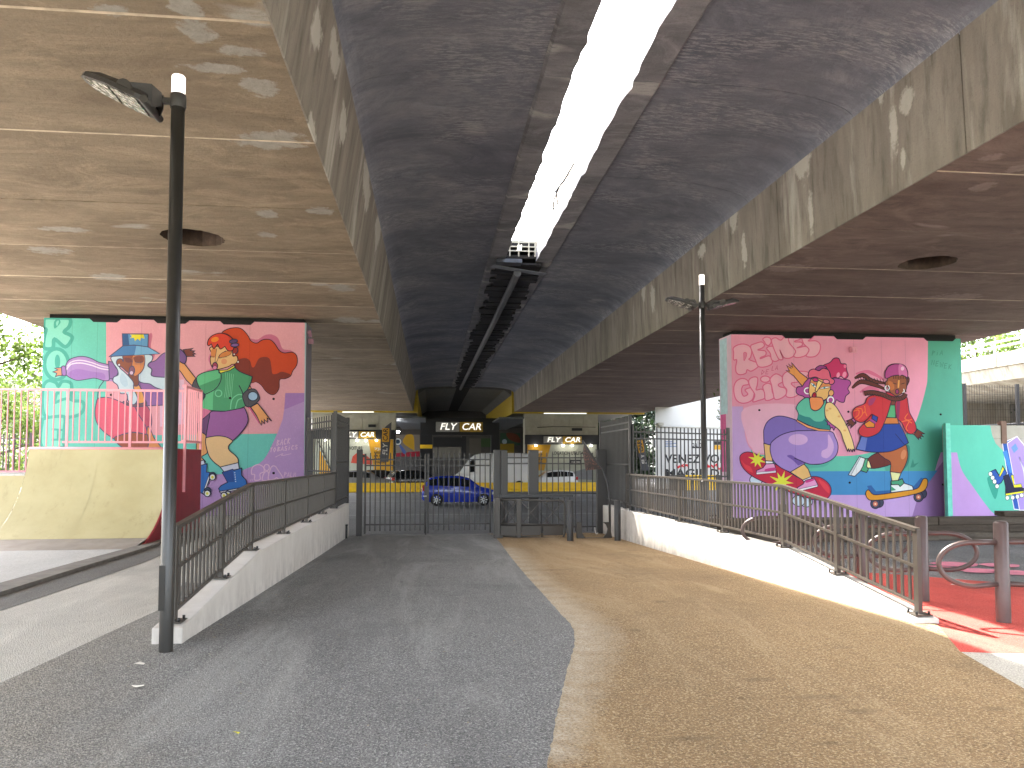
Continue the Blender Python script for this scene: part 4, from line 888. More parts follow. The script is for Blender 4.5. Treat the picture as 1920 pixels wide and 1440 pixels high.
m.S((26, 62, 150), (340, 606), (475, 602), (475, 602), (520, 690), (552, 766), (552, 766), (480, 808), (400, 838), (300, 847), (200, 840), (108, 820), (108, 820), (140, 750), (160, 700), (300, 640)); m.P((96, 116, 188), (158, 716), (206, 716), (186, 832), (114, 818), o=False); m.L((20, 26, 80), .02, (440, 690), (520, 785), sm=False)
m.P((206, 122, 56), (358, 555), (456, 552), (470, 606), (340, 608)); m.P((84, 170, 116), (400, 445), (446, 445), (442, 556), (368, 552)); m.P((120, 56, 40), (405, 395), (447, 400), (446, 448), (402, 448))
m.S((200, 40, 52), (210, 380), (300, 362), (410, 402), (410, 402), (382, 500), (345, 600), (300, 680), (215, 717), (150, 705), (130, 660), (180, 595), (245, 522), (195, 575), (150, 595), (95, 570), (78, 515), (105, 468), (180, 435))
m.S((214, 56, 60), (120, 480), (200, 440), (230, 520), (150, 580), (100, 560), o=False)
for q in (((90, 500), (130, 490), (130, 530), (100, 555)), ((105, 480), (155, 480), (160, 530), (120, 570)), ((180, 455), (185, 500), (160, 520)), ((185, 505), (200, 540))): m.L((232, 110, 50), .03, *q)
m.S((158, 48, 100), (220, 400), (275, 385), (250, 440), (215, 450), o=False)
m.P((224, 134, 34), (175, 608), (222, 578), (267, 606), (262, 636), (200, 638)); m.P((160, 56, 140), (222, 576), (240, 562), (282, 592), (268, 606), o=False); m.P((40, 58, 158), (248, 528), (292, 550), (282, 590), (240, 562))
m.S((196, 38, 52), (448, 412), (530, 378), (548, 440), (560, 510), (602, 590), (616, 655), (580, 692), (530, 672), (495, 600), (455, 560), (440, 490)); m.S((140, 34, 86), (452, 420), (480, 405), (470, 560), (450, 540), o=False)
for q in (((545, 520), (520, 560), (550, 575), (580, 570)), ((490, 590), (540, 580), (580, 600)), ((555, 590), (530, 640), (545, 665))): m.L((232, 110, 50), .03, *q)
m.S((150, 82, 48), (372, 240), (380, 205), (450, 195), (528, 205), (535, 300), (510, 340), (450, 372), (402, 350), (380, 300), (356, 290), (358, 252))
m.S((190, 106, 52), (380, 250), (420, 260), (430, 310), (395, 320), o=False); m.P((222, 152, 78), (460, 236), (479, 236), (474, 304), (455, 306), ow=.01); m.L((34, 14, 18), .02, (418, 262), (450, 272), sm=False); m.L((34, 14, 18), .02, (485, 272), (520, 262), sm=False)
m.E((148, 40, 96), 455, 335, 15, 20); m.P((186, 30, 50), (360, 335), (400, 345), (450, 378), (440, 398), (365, 362))
for q in (((178, 352), (240, 342), (330, 360), (420, 395), (500, 385), (525, 350)),): m.L((34, 14, 18), .17, *q); m.L((96, 38, 28), .11, *q)
for x in range(200, 510, 22): m.L((34, 14, 18), .02, (x, 345+(x-200)*.13), (x+12, 368+(x-200)*.1), sm=False)
for x in range(120, 350, 24): m.L((34, 14, 18), .02, (x, 205+(x-120)*.1), (x+14, 232+(x-120)*.13), sm=False)
m.L((40, 22, 50), .05, (365, 285), (352, 305), (372, 327), (390, 305), (378, 282)); m.L((240, 240, 244), .035, (365, 285), (352, 305), (372, 327), (390, 305), (378, 282)); m.L((240, 240, 244), .03, (510, 312), (514, 335), (500, 342))
m.S((176, 68, 136), (353, 215), (358, 160), (395, 112), (455, 101), (515, 115), (543, 165), (543, 222), (543, 222), (500, 198), (420, 202), (375, 222)); m.S((212, 114, 170), (470, 106), (515, 120), (536, 165), (538, 210), (500, 192), (470, 195), o=False); m.E((238, 190, 220), 500, 140, 14, 18, 20, o=False)
for k in range(8): m.L((34, 14, 18), .02, (425+k*14, 202), (425+k*14, 228), sm=False)
m.P((50, 134, 116), (570, 975), (592, 902), (602, 945), (642, 932), (600, 972), o=False)
m.done()
m.group('painted_lettering'); hand(m, 'PIA', 750, 30, 34, 40, (52, 120, 104), .016, -.05); hand(m, 'NEWEK', 745, 110, 36, 42, (52, 120, 104), .016, .25); m.done()
for x, y in ((1423.5, 769), (1590.5, 772), (1763.5, 777), (1593, 905), (1767.5, 908.5)): drill(x, y, YR, pe)
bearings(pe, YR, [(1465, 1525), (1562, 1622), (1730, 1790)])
g = on_y(1598, 656, YR)
sp = tag(MB().box(g.x-.1, g.x+.1, YR-.14, YR-.002, g.z-.1, g.z+.08).box(g.x-.07, g.x-.02, YR-.16, YR-.142, g.z-.08, g.z+.05).box(g.x+.02, g.x+.07, YR-.16, YR-.142, g.z-.08, g.z+.05).build('wall_speaker', plain('pink_box_paint', (220, 150, 170), .5)), 'small pink box fixed high on the pink skateboarder wall', 'wall box')
joints(pe, YR, (1490, 1603, 1655, 1700), -.8, ZT-.1)
# ---------------------------------------------------------------- low wing wall
YW = YR-.45
xw0 = on_y(1770, 880, YW).x
ww = thing('wing_wall', (xw0+3, YW, 0), 'low teal and lilac wall with a big graffiti letter, right of the skateboarder wall', 'wall')
zt = on_y(1776, 797, YW).z
tealw = plain('teal_wall_paint', (96, 196, 172), .65, 0, .05, 3)
hs = [-.9, .55, 1.15, 1.75, 2.3, zt]
bx = [xw0+.12, on_y(1887, 880, YW).x-.02, on_y(1887, 880, YW).x+1.6, xw0+6.4]
for i in range(3):
    for a, b in zip(hs, hs[1:]): MB().box(bx[i]+.003, bx[i+1]-.003, YW+.004, YW+.2, a+.004, b-.003).build('wall_panel', M['palec'], ww)
MB().box(xw0, xw0+.16, YW-.14, YW+.004, -.9, zt+.05).build('end_post', plain('teal_post_paint', (110, 205, 182), .65), ww)
px_ = on_y(1884, 880, YW).x; MB().box(px_-.09, px_+.09, YW-.03, YW+.15, zt-.6, zt+.14).build('post', plain('rusty_post', (120, 95, 80), .8), ww)
m = Mural(YW, ww, (xw0+.165, xw0+6.4, -.9, zt-.002)).frame(1740, 620, 3.789); m.group('painted_background')
m.P((96, 198, 172), (140, 600), (440, 600), (455, 740), (480, 800), (540, 860), (760, 900), (760, 1450), (140, 1450), o=False)
m.S((190, 150, 206), (140, 865), (140, 865), (206, 865), (206, 865), (240, 990), (320, 1110), (410, 1235), (470, 1300), (560, 1335), (760, 1350), (760, 1450), (140, 1450), (140, 1450), o=False)
m.done()
m.group('painted_letter'); m.OUT = (236, 232, 240)
m.S((52, 160, 138), (420, 1050), (460, 1040), (500, 1100), (480, 1195), (450, 1150), o=False)
m.P((38, 88, 172), (528, 800), (630, 752), (600, 1000), (650, 1272), (612, 1268), (560, 1000)); m.P((64, 134, 206), (530, 860), (560, 850), (600, 1010), (580, 1010), o=False)
m.P((168, 144, 212), (562, 800), (632, 752), (720, 860), (790, 800), (860, 1240), (780, 1240), (700, 1000), (720, 1275), (650, 1275), (600, 1000)); m.P((110, 150, 216), (590, 830), (620, 800), (640, 840), (610, 870), o=False)
m.P((96, 198, 172), (648, 900), (690, 1000), (700, 1240), (680, 1000), ow=.03)
m.OUT = (24, 24, 40)
m.P((38, 84, 168), (445, 1000), (480, 985), (510, 1035), (530, 960), (560, 1010), (520, 1080), (490, 1100)); m.P((232, 226, 50), (470, 985), (505, 1030), (530, 965), (540, 985), (510, 1040), (490, 1010), ow=.014)
m.P((28, 30, 60), (535, 1035), (570, 1020), (600, 1100), (680, 1120), (678, 1150), (550, 1165), (550, 1110)); m.P((232, 226, 50), (588, 1030), (606, 1024), (612, 1095), (660, 1088), (668, 1112), (610, 1115), ow=.014); m.P((232, 226, 50), (550, 1158), (678, 1138), (678, 1150), (552, 1172), ow=.01)
for x, y in ((443, 1018), (458, 1045), (472, 1072), (490, 1105), (563, 1188), (600, 1186), (634, 1180), (664, 1170)): m.E((232, 238, 232), x, y, 14, 16, 0, ow=.014)
m.done()
# ================================================================ RETAINING WALLS AND HANDRAILS
YF = 20.2
def retaining(side, label):
    if side < 0: xa, xb = LW-.26, LW
    else: xa, xb = RW, RW+.27
    t = thing('retaining_wall', ((xa+xb)/2, 6.9, 0), label, 'wall')
    y_s = 6.85 if side < 0 else 6.9; zk, z0 = (.45, .14) if side < 0 else (.40, .05)
    prof = [(y_s, -.5), (y_s, z0), (9.8, zk), (YF, zk if side < 0 else .36), (YF, -.9)]
    o = MB().prism(prof, 'x', xa, xb).build('wall_body', M['wallwhite'], t, .012)
    return t, zk, z0, y_s
wl, zkl, z0l, ysl = retaining(-1, 'white rendered wall left of the sunken path, carrying a dark railing')
wr, zkr, z0r, ysr = retaining(1, 'sunlit white rendered wall right of the sunken path, carrying a taupe railing')
def railing(X, zk, z0, ys, mat, label, hgt=.84, yend=18.1):
    t = thing('handrail', (X, 7, z0), label, 'railing', 'railings on the two retaining walls')
    def zt(y): return z0+(zk-z0)*(y-ys)/(9.8-ys) if y < 9.8 else zk
    Ys = [7.02, 8.5, 9.86, 12.0, 14.15, 16.25, yend]
    for i, y in enumerate(Ys):
        z = zt(y)
        p = MB().box(X-.022, X+.022, y-.035, y+.035, z+.012, z+hgt).build('post', mat, t)
        b = MB().box(X-.09, X+.09, y-.09, y+.09, z+.001, z+.014)
        b.build('base_plate', mat, p)
        for dx in (-.065, .065):
            for dy in (-.065, .065):
                MB().tube([(X+dx, y+dy, z+.01), (X+dx, y+dy, z+.045)], .013, 6).build('bolt', M['bolt'], p)
    for name, h, wx, wz in (('top_rail', hgt, .06, .035), ('middle_rail', hgt*.56, .035, .03), ('bottom_rail', .1, .035, .03)):
        mb = MB()
        for a, b in ((7.0, 9.86), (9.86, yend)): mb.bar((X, a, zt(a)+h), (X, b, zt(b)+h), wx, wz)
        mb.build(name, mat, t)
    me = MB().box(-.009, .009, -.018, .018, .1, hgt).mesh('baluster', mat)
    for a, b in zip(Ys, Ys[1:]):
        n = round((b-a)/.125)
        for k in range(1, n):
            y = a+(b-a)*k/n
            o = link('baluster', me, t, loc=(0, y-7, zt(y)-z0))
    return t
railing(LW-.13, zkl, z0l, ysl, M['metal'], 'dark grey-brown railing on the left white wall beside the black asphalt')
railing(RW+.135, zkr, z0r, ysr, M['metal_l'], 'sunlit taupe railing on the right white wall beside the beige path')
# ================================================================ TALL FENCES AND GATE
def fence(a, b, z0, z1, label, n, cat_='fence', rails=(.3, .05), posts=(True, True), mid=.52, spike=True, th=.026, name='bar_fence', rail_low=.14):
    a = Vector((a[0], a[1], 0)); b = Vector((b[0], b[1], 0)); t = thing(name, (a.x, a.y, z0), label, cat_)
    d = b-a; up = Vector((0, 0, 1)); H = z1-z0
    for fr in (.045, .10, mid, 1-.06):
        z = z1-H*fr if fr != .045 else z1-.14
        if fr == .10: z = z1-.30
        MB().bar(a+up*z, b+up*z, .03, .035).build('rail', M['metal_d'], t)
    me = MB().box(-th/2, th/2, -th/2, th/2, 0, H).mesh('bar', M['metal_d'])
    for k in range(1, n):
        p = a+d*k/n; link('bar', me, t, loc=(p.x-a.x, p.y-a.y, 0))
    for q, f in ((a, posts[0]), (b, posts[1])):
        if f: MB().box(q.x-.04, q.x+.04, q.y-.04, q.y+.04, z0-.1, z1+.04).build('post', M['metal_d'], t)
    return t
pL0 = on_x(632, 800, LW-.13); pL1 = on_x(656, 800, LW-.13)
fence((LW-.13, 18.15), (LW-.13, 20.9), zkl, 2.72, 'tall dark bar fence panel on the end of the left white wall', 22)
e = on_y(579, 800, 20.3)
fence((e.x, 20.3), (LW-.17, 18.2), 0.05, 2.68, 'tall dark bar fence between the roller skater wall and the left white wall', 11)
fence((RW+.135, 17.75), (RW+.135, 20.9), zkr, 2.66, 'tall dark bar fence panel on the end of the right white wall', 24)
e2 = on_y(1362, 820, 19.5)
fence((RW+.18, 17.75), (e2.x, 19.4), -.02, 2.42, 'tall dark bar fence in front of the white poster building', 25)
# gate -------------------------------------------------------------
YG = 20.35
def gx(px): return on_y(px, 920, YG).x
def gz(py, px=800): return on_y(px, py, YG).z
zg = zpath(YG); zgt = gz(852)
gate = thing('double_gate', (gx(798), YG, zg), 'closed dark double gate across the end of the asphalt path', 'gate')
for px, w_, h_ in ((674, .15, .12), (932, .19, .12)):
    x = gx(px); MB().box(x-w_/2, x+w_/2, YG-w_/2, YG+w_/2, zg-.05, zgt+h_).build('gate_post', M['metal_d'], gate)
def leaf(x0, x1):
    lf = MB()
    lf.box(x0, x0+.05, YG-.025, YG+.025, zg+.06, zgt+.02).box(x1-.05, x1, YG-.025, YG+.025, zg+.06, zgt+.02)
    for z in (zgt-.14, zgt-.3, zg+.3): lf.box(x0+.05, x1-.05, YG-.017, YG+.017, z-.018, z+.018)
    o = lf.build('gate_leaf', M['metal_d'], gate)
    me = MB().box(-.014, .014, -.014, .014, zg+.13, zgt+.04).mesh('bar', M['metal_d']); n = 12
    for k in range(1, n): link('bar', me, o, loc=(x0+.025+(x1-x0-.05)*k/n, YG, 0))
    return o
leaf(gx(683), gx(799)); leaf(gx(801), gx(921))
x = gx(797); MB().box(x-.03, x+.03, YG-.07, YG-.03, gz(935), gz(925)).tube([(x+.02, YG-.05, gz(958)), (x+.02, YG-.05, zg+.02)], .014, 8).build('drop_bolt', M['bolt'], gate)
MB().box(gx(800)-.05, gx(800)+.05, YG-.06, YG-.026, gz(945), gz(912)).build('lock_box', M['metal_d'], gate)
MB().tube([(gx(800), YG-.07, gz(930)), (gx(800)-.1, YG-.08, gz(930))], .012, 6).build('handle', M['lens_white'], gate)
tag(MB().box(gx(656)-.05, gx(656)+.05, YG-1.0, YG-.92, zpath(19.4), zpath(19.4)+.32).box(gx(656)-.06, gx(656)+.06, YG-1.02, YG-.9, zpath(19.4)+.321, zpath(19.4)+.36).build('gate_stop', M['bolt']), 'small grey stop post at the foot of the left white wall by the gate', 'stop post')
# side fence right of the gate
fb = fence((gx(938), YG+.02), (gx(1004), YG+.02), zg+.06, zgt+.05, 'narrow dark bar fence between the gate post and the wide box post', 5)
fb2 = fence((gx(1004), YG+.02), (gx(1122), YG+.02), zg+.06, zgt+.05, 'dark bar fence between the wide box post and the thick end post', 11)
for px, w_, lab, zz in ((999, .27, 'wide dark grey box post in the fence right of the gate', .1), (1127, .3, 'thick dark end post behind the small lean-to panel', .12), (944, .17, 'grey box post standing just right of the gate post', .1)):
    x = gx(px); tag(MB().box(x-w_/2, x+w_/2, YG-.2, YG-.02-.0, zg-.1, zgt+zz).box(x-w_/2-.012, x+w_/2+.012, YG-.212, YG-.008, zgt+zz+.001, zgt+zz+.02).build('box_post', M['metal_d'], None, .006), lab, 'post')
# chicane (kissing) gate ---------------------------------------------
YC = 19.0
def cx_(px): return on_y(px, 960, YC).x
def cz(py): return on_y(1000, py, YC).z
zc = zpath(YC)
ch = thing('chicane_gate', (cx_(990), YC, zc), 'low dark swing frame with crossed bars and solid lower panels beside the bollard', 'access barrier')
xa, xb, xm, x3 = cx_(932), cx_(1059), cx_(973), cx_(1016)
MB().box(xa-.07, xa+.07, YC-.07, YC+.07, zc-.02, cz(934)).box(xa-.09, xa+.14, YC-.06, YC+.16, zc, zc+.09).build('pivot_post', M['metal'], ch, .004)
MB().box(xm-.06, xm+.05, YC-.035, YC+.035, cz(1009), cz(936)).build('middle_post', M['metal'], ch, .004)
MB().tube([(xa+.07, YC, cz(937)), (xb-.12, YC, cz(939)), (xb-.03, YC, cz(941)), (xb, YC, cz(948)), (xb, YC, cz(1000)), (xb-.04, YC, cz(1008)), (xb-.14, YC, cz(1010)), (xa+.07, YC, cz(1004))], .025, 8).build('frame_tube', M['metal'], ch)
MB().tube([(xa+.07, YC, cz(981)), (xb-.02, YC, cz(985))], .02, 8).build('middle_rail', M['metal'], ch)
MB().tube([(x3, YC, cz(985)), (x3, YC, cz(1009))], .016, 8).build('stay', M['metal_d'], ch)
MB().box(xa+.07, xb+.3, YC+.4, YC+.46, cz(934)+.0, cz(929)).build('handrail', plain('black_rubber', (40, 40, 42), .4), ch)
for a, b in ((xa+.09, xm-.07), (xm+.07, x3-.03), (x3+.03, xb-.04)):
    MB().bar((a, YC-.005, cz(941)), (b, YC-.005, cz(981)), .016, .032, up=(0, 1, 0)).build('cross_bar', M['metal_l'], ch)
    MB().bar((b, YC+.01, cz(941)), (a, YC+.013, cz(981)), .016, .032, up=(0, 1, 0)).build('cross_bar', M['metal_l'], ch)
    MB().box(a, b, YC-.004, YC+.004, cz(1004), cz(986)).build('lower_panel', M['metal_l'] if a > x3 else M['metal'], ch, .002)
YQ = YC+1.0
qz = lambda py: on_y(1000, py, YQ).z
qx = lambda px: on_y(px, 960, YQ).x
c2 = thing('crossed_bar_gate', (qx(990), YQ, zpath(YQ)), 'rear dark tube frame with crossed bars behind the low swing frame', 'access barrier')
MB().tube([(qx(945), YQ, qz(985)), (qx(945), YQ, qz(934)), (qx(1025), YQ, qz(931)), (qx(1036), YQ, qz(938)), (qx(1036), YQ, qz(985)), (qx(945), YQ, qz(985))], .022, 8).build('frame_tube', M['metal_d'], c2)
for a, b in ((950, 985), (988, 1032)):
    MB().bar((qx(a), YQ, qz(937)), (qx(b), YQ, qz(983)), .012, .02, up=(0, 1, 0)).build('cross_bar', M['metal_d'], c2); MB().bar((qx(b), YQ+.02, qz(937)), (qx(a), YQ+.02, qz(983)), .012, .02, up=(0, 1, 0)).build('cross_bar', M['metal_d'], c2)
MB().box(qx(945), qx(1034), YQ-.01, YQ+.01, qz(996), qz(986)).build('lower_panel', M['metal_d'], c2)
for px, lab in ((1069, 'dark round bollard right beside the low swing frame'), (1158, 'dark round bollard against the right white wall')):
    p = on_z(px, 1015, zpath(18.2)); zb = zpath(p.y); h = .98
    tag(MB().lathe([(0, h), (.07, h), (.078, h-.012), (.078, 0)], 20, (p.x, p.y, zb-.01)).build('bollard', M['metal_d']), lab, 'bollard')
# bent perforated panel on its frame and the U-shaped foot
YU = 18.6; ux = lambda px: on_y(px, 960, YU).x; uz = lambda py: on_y(1110, py, YU).z
u = thing('lean_panel', (ux(1125), YU, zpath(YU)), 'bent dark rusty panel leaning on a curved post above a U-shaped foot', 'barrier panel')
pts = [tuple(on_y(x, y, YU+dy)) for x, y, dy in ((1092, 826, .5), (1112, 858, .3), (1130, 880, .15), (1139, 905, .05), (1143, 940, 0), (1144, 1014, 0))]
MB().tube(pts, .03, 8).build('curved_post', M['metal_d'], u)
rust = N('rusted_panel'); f = rust.ramp(rust.noise(26, 3, .6), .55, .62)
MATS['rust'] = rust.out(rust.mix(f, lin((66, 60, 58)), lin((150, 96, 84))), .7, rust.noise(30), .003)
pp = [tuple(on_y(x, y, YU+dy)) for x, y, dy in ((1095, 828, .48), (1110, 856, .3), (1129, 879, .14), (1098, 882, .75), (1093, 850, .85))]
ppb = [(a+.0, b+.012, c) for a, b, c in pp]
MB().add(pp+ppb, [(0, 1, 2, 3, 4), (9, 8, 7, 6, 5)]+[(i, (i+1) % 5, 5+(i+1) % 5, 5+i) for i in range(5)]).build('bent_plate', MATS['rust'], u)
zf = zpath(YU)
prof = [(ux(1081), zf), (ux(1081), uz(978)), (ux(1088), uz(978)), (ux(1090), uz(990)), (ux(1091), uz(1000)), (ux(1097), uz(1008)), (ux(1131), uz(1008)), (ux(1137), uz(1000)), (ux(1139), uz(992)), (ux(1136), uz(984)), (ux(1130), uz(979)), (ux(1142), uz(979)), (ux(1147), zf)]
MB().prism(prof, 'y', YU-.03, YU+.03).build('foot_plate', M['metal'], u)
MB().tube([(ux(1118)+.05*cos(a), YU-.05, uz(985)+.0+.16*sin(a)-.05) for a in [pi+.2*k for k in range(12)]], .012, 6).build('hook', M['lens_white'], u)

# ================================================================ STREET LAMPS
def lamp_head(parent, base, dirx, tilt, s=1, label=None):
    """floodlight head on a forked bracket; base = clamp point on pole, the head pivots at the fork"""
    bx_, by_, bz_ = base; c, sn = cos(tilt), sin(tilt)
    def Q(u, v, w_): return (bx_+dirx*u*s, by_+v*s, bz_+w_*s)
    def H(u, v, w_): return Q(.34+u*c-w_*sn, v, .03+u*sn+w_*c)
    br = MB(); br.bar(Q(0, 0, 0), Q(.09, 0, 0), .045, .045)
    for v in (-1, 1):
        br.add([Q(.08, .03*v, .06), Q(.14, .1*v, .1), Q(.34, .16*v, .08), Q(.36, .16*v, 0), Q(.27, .16*v, -.04), Q(.13, .1*v, -.1), Q(.08, .03*v, -.06),
                Q(.08, .02*v, .06), Q(.14, .085*v, .1), Q(.34, .145*v, .08), Q(.36, .145*v, 0), Q(.27, .145*v, -.04), Q(.13, .085*v, -.1), Q(.08, .02*v, -.06)],
               [tuple(range(7)), tuple(range(13, 6, -1))]+[(i, (i+1) % 7, 7+(i+1) % 7, 7+i) for i in range(7)])
    br.build('bracket', M['metal_d'], parent)
    hs_ = MB(); out = [(-.2, .17), (-.12, .2), (.15, .2), (.36, .13), (.42, .05), (.42, -.05), (.36, -.13), (.15, -.2), (-.12, -.2), (-.2, -.17)]
    k = len(out); vs = [H(a, b, -.05) for a, b in out]+[H(a, b*.98, -.01) for a, b in out]+[H(-.05+(a+.05)*.8, b*.6, .05) for a, b in out]
    fs = [list(range(k)), [2*k+i for i in range(k)][::-1]]+[(i, (i+1) % k, k+(i+1) % k, k+i) for i in range(k)]+[(k+i, k+(i+1) % k, 2*k+(i+1) % k, 2*k+i) for i in range(k)]
    hs_.add(vs, fs); hs_.tube([Q(.34, -.19, .03), Q(.34, .19, .03)], .06, 14)
    hs_.tube([H(-.2, -.19, -.03), H(-.2, .19, -.03)], .035, 10)
    hd = hs_.build('lamp_housing', M['metal_d'], parent)
    for a0, b0, a1, b1 in ((-.13, .165, .1, .165), (.13, .16, .36, .1)):
        q = [(a0, -b0), (a1, -b1), (a1, b1), (a0, b0)]
        MB().add([H(a, b, -.052) for a, b in q]+[H(a, b, -.06) for a, b in q], [(4, 5, 6, 7), (0, 1, 5, 4), (1, 2, 6, 5), (2, 3, 7, 6), (3, 0, 4, 7)]).build('lens', MATS['lens'], hd)
n_ = N('lamp_lens'); vo = n_.n('ShaderNodeTexVoronoi'); n_.l(n_.pos, vo.inputs['Vector']); vo.inputs['Scale'].default_value = 22
MATS['lens'] = n_.out(n_.mix(n_.ramp(vo.outputs['Distance'], .2, .6), lin((220, 216, 208)), lin((120, 116, 112))), .12, vo.outputs['Distance'], .01, .6, .2)
g1 = on_z(311, 1222, 0); g1.z = .0
ltop = on_y(335, 143, g1.y).z
l1 = thing('street_lamp', tuple(g1), 'tall dark lamp post standing in the left foreground asphalt with one floodlight arm', 'street lamp')
MB().lathe([(.056, -.05), (.056, ltop-.24), (.0, ltop-.24)], 24, (g1.x, g1.y, 0)).build('pole', M['pole'], l1)
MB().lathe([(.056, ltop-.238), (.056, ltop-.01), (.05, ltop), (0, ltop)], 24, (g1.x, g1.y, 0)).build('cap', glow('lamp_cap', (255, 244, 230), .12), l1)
MB().bar((g1.x-.025, g1.y-.052, .35), (g1.x-.025, g1.y-.052, .72), .05, .012, 0, (0, 1, 0)).build('hatch', M['pole'], l1)
za = on_y(322, 190, g1.y).z
MB().lathe([(.062, za-.06), (.066, za-.05), (.066, za+.05), (.062, za+.06)], 20, (g1.x, g1.y, 0)).build('clamp', M['metal_d'], l1)
lamp_head(l1, (g1.x-.05, g1.y, za), -1, R(24), .98)
g2x, g2y = on_z(1322, 1025, 0).x, on_z(1322, 1025, 0).y
lt2 = on_y(1321, 515, g2y).z
l2 = thing('street_lamp', (g2x, g2y, 0), 'slim dark lamp post with two floodlight arms behind the right railing', 'street lamp')
MB().lathe([(.05, 0), (.05, lt2-.2), (0, lt2-.2)], 18, (g2x, g2y, 0)).build('pole', M['pole'], l2)
zb2 = on_y(1321, 905, g2y).z
MB().lathe([(.085, 0), (.085, zb2), (.075, zb2+.03), (.05, zb2+.035)], 18, (g2x, g2y, 0)).build('base_sleeve', M['metal_d'], l2)
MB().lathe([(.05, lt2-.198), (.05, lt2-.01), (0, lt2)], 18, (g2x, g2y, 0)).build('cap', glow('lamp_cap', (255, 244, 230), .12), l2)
za2 = on_y(1321, 572, g2y).z
MB().lathe([(.056, za2-.06), (.06, za2-.05), (.06, za2+.05), (.056, za2+.06)], 18, (g2x, g2y, 0)).build('clamp', M['metal_d'], l2)
lamp_head(l2, (g2x-.05, g2y, za2), -1, R(16), .86); lamp_head(l2, (g2x+.05, g2y, za2), 1, R(14), .86)

# ================================================================ SKATE RAMP WITH PINK RAILING
XS = -5.22
sk0 = on_x(248, 1031, XS); 
yA = on_z(248, 1031, 0).y; XS = on_z(248, 1031, 0).x
yB = on_x(372, 990, XS).y; yC = on_x(324, 842, XS).y; zT = on_x(372, 843, XS).z
ramp = thing('skate_ramp', (XS-3, yA, 0), 'cream quarter pipe with dark red side panel standing on the pale skate floor', 'skate ramp')
def curve(n=14, zt=None, y1=None):
    zt = zt or zT; y1 = y1 or yC; d = y1-yA; Rr = (d*d+zT*zT)/(2*zT)*1.0
    # quarter of an ellipse-like arc, steep at the lip
    return [(yA+d*sin(a)**1.0*1.0, zT*(1-cos(a))) for a in [pi/2*k/n for k in range(n+1)]]
arc = [(yA+(yC-yA)*(sin(a)), zT*(1-cos(a))**1.0) for a in [R(84)*k/16 for k in range(17)]]
sc_ = zT/arc[-1][1]; arc = [(y, z*sc_) for y, z in arc]
xsp = on_z(50, 1000, 0).x-.05
xE = on_y(55, 840, yC).x; xE2 = on_y(43, 888, yC).x
def ramp_surface(name, x0, x1, cut=None, steel=False):
    pass
cream = N('cream_ramp_surface')
base = cream.mix(cream.ramp(cream.noise(.8, 7, .65), .35, .68), lin((166, 154, 112)), lin((182, 171, 130)))
base = cream.mix(cream.ramp(cream.noise(2.4, 9, .8, cream.scaled((1.6, 1, .5))), .56, .72, 0, .6), base, lin((138, 124, 84)))
base = cream.mix(cream.ramp(cream.noise(30, 6, .9), .66, .74, 0, .6), base, lin((150, 130, 100)))
M['cream'] = cream.out(base, .6, cream.noise(40, 4, .7), .002)
seams = [xE, -6.7, XS-.004]
for a, b in zip(seams, seams[1:]):
    mb = MB(); vs = []
    ar = [p for p in arc if p[1] >= .085]; ar = [(ar[0][0]-.0, ar[0][1])]+ar[1:]
    for x in (a+.003, b-.003):
        vs += [(x, y, z) for y, z in ar]
    k = len(ar); mb.add(vs, [(i, i+1, k+i+1, k+i) for i in range(k-1)], 0, True)
    vs2 = [(x, y+.02, z-.02) for x, y, z in vs]; mb.add(vs2, [(i, i+1, k+i+1, k+i) for i in range(k-1)], 0, True)
    mb.build('ramp_sheet', M['cream'], ramp)
st = MB(); y9 = [p for p in arc if p[1] >= .085][0]
st.add([(-22, yA-.35, .014), (XS, yA-.0, .014), (XS, y9[0], y9[1]-.002), (-22, y9[0], y9[1]-.002)], [(0, 1, 2, 3)]); st.build('steel_toe_plate', plain('worn_steel', (150, 142, 136), .5, .25, .15, 4), ramp)
# lower bay at the far left
zlow = on_y(43, 888, yC).z
arcl = [p for p in arc if p[1] <= zlow]
vs = [(x, y+.002, z) for x in (xE-.002, -22) for y, z in arcl if z > .08]; k = len(vs)//2
MB().add(vs, [(i, i+1, k+i+1, k+i) for i in range(k-1)], 0, True).build('low_ramp_sheet', M['cream'], ramp)
xx = -22
MB().box(-22, xE-.002, arcl[-1][0]+.0, yB, zlow-.06, zlow).build('low_platform', M['conc_pad'], ramp)
MB().add([(xE+.001, y, z) for y, z in arc if z > zlow-.15]+[(xE+.001, yB, zT), (xE+.001, yB, zlow-.15)], [list(range(len([1 for y, z in arc if z > zlow-.15])+2))]).build('step_side', M['cream'], ramp)
redp = N('dark_red_panel'); MATS['redp'] = redp.out(redp.mix(redp.ramp(redp.noise(2, 6, .7), .35, .7), lin((128, 30, 40)), lin((150, 40, 50))), .5, redp.noise(40), .001)
side = [(y, z) for y, z in arc]+[(yB, zT), (yB, .02)]
MB().prism(side, 'x', XS-.003, XS+.03).build('side_panel', MATS['redp'], ramp)
MB().box(xE, XS+.02, yC+.0, yB, zT-.05, zT+.001).build('platform', M['conc_pad'], ramp)
MB().tube([(xE, yC-.0, zT), (XS+.03, yC, zT)], .028, 10).build('coping', M['pink_metal'], ramp)
MB().box(xE, XS, yB-.03, yB, 0, zT-.052).build('back_panel', MATS['redp'], ramp)
prail = thing('pink_railing', (XS, yB, zT), 'pink bar railing around the top of the cream skate ramp', 'railing')
zr1 = on_x(373, 730, XS).z; zr0 = on_x(373, 831, XS).z
yN = on_x(344, 722, XS).y
MB().box(-22, XS, yB-.025, yB+.025, zr1-.05, zr1).build('top_rail', M['pink_metal'], prail)
MB().box(on_y(118, 800, yB).x, XS, yB-.02, yB+.02, zr0, zr0+.045).build('bottom_rail', M['pink_metal'], prail)
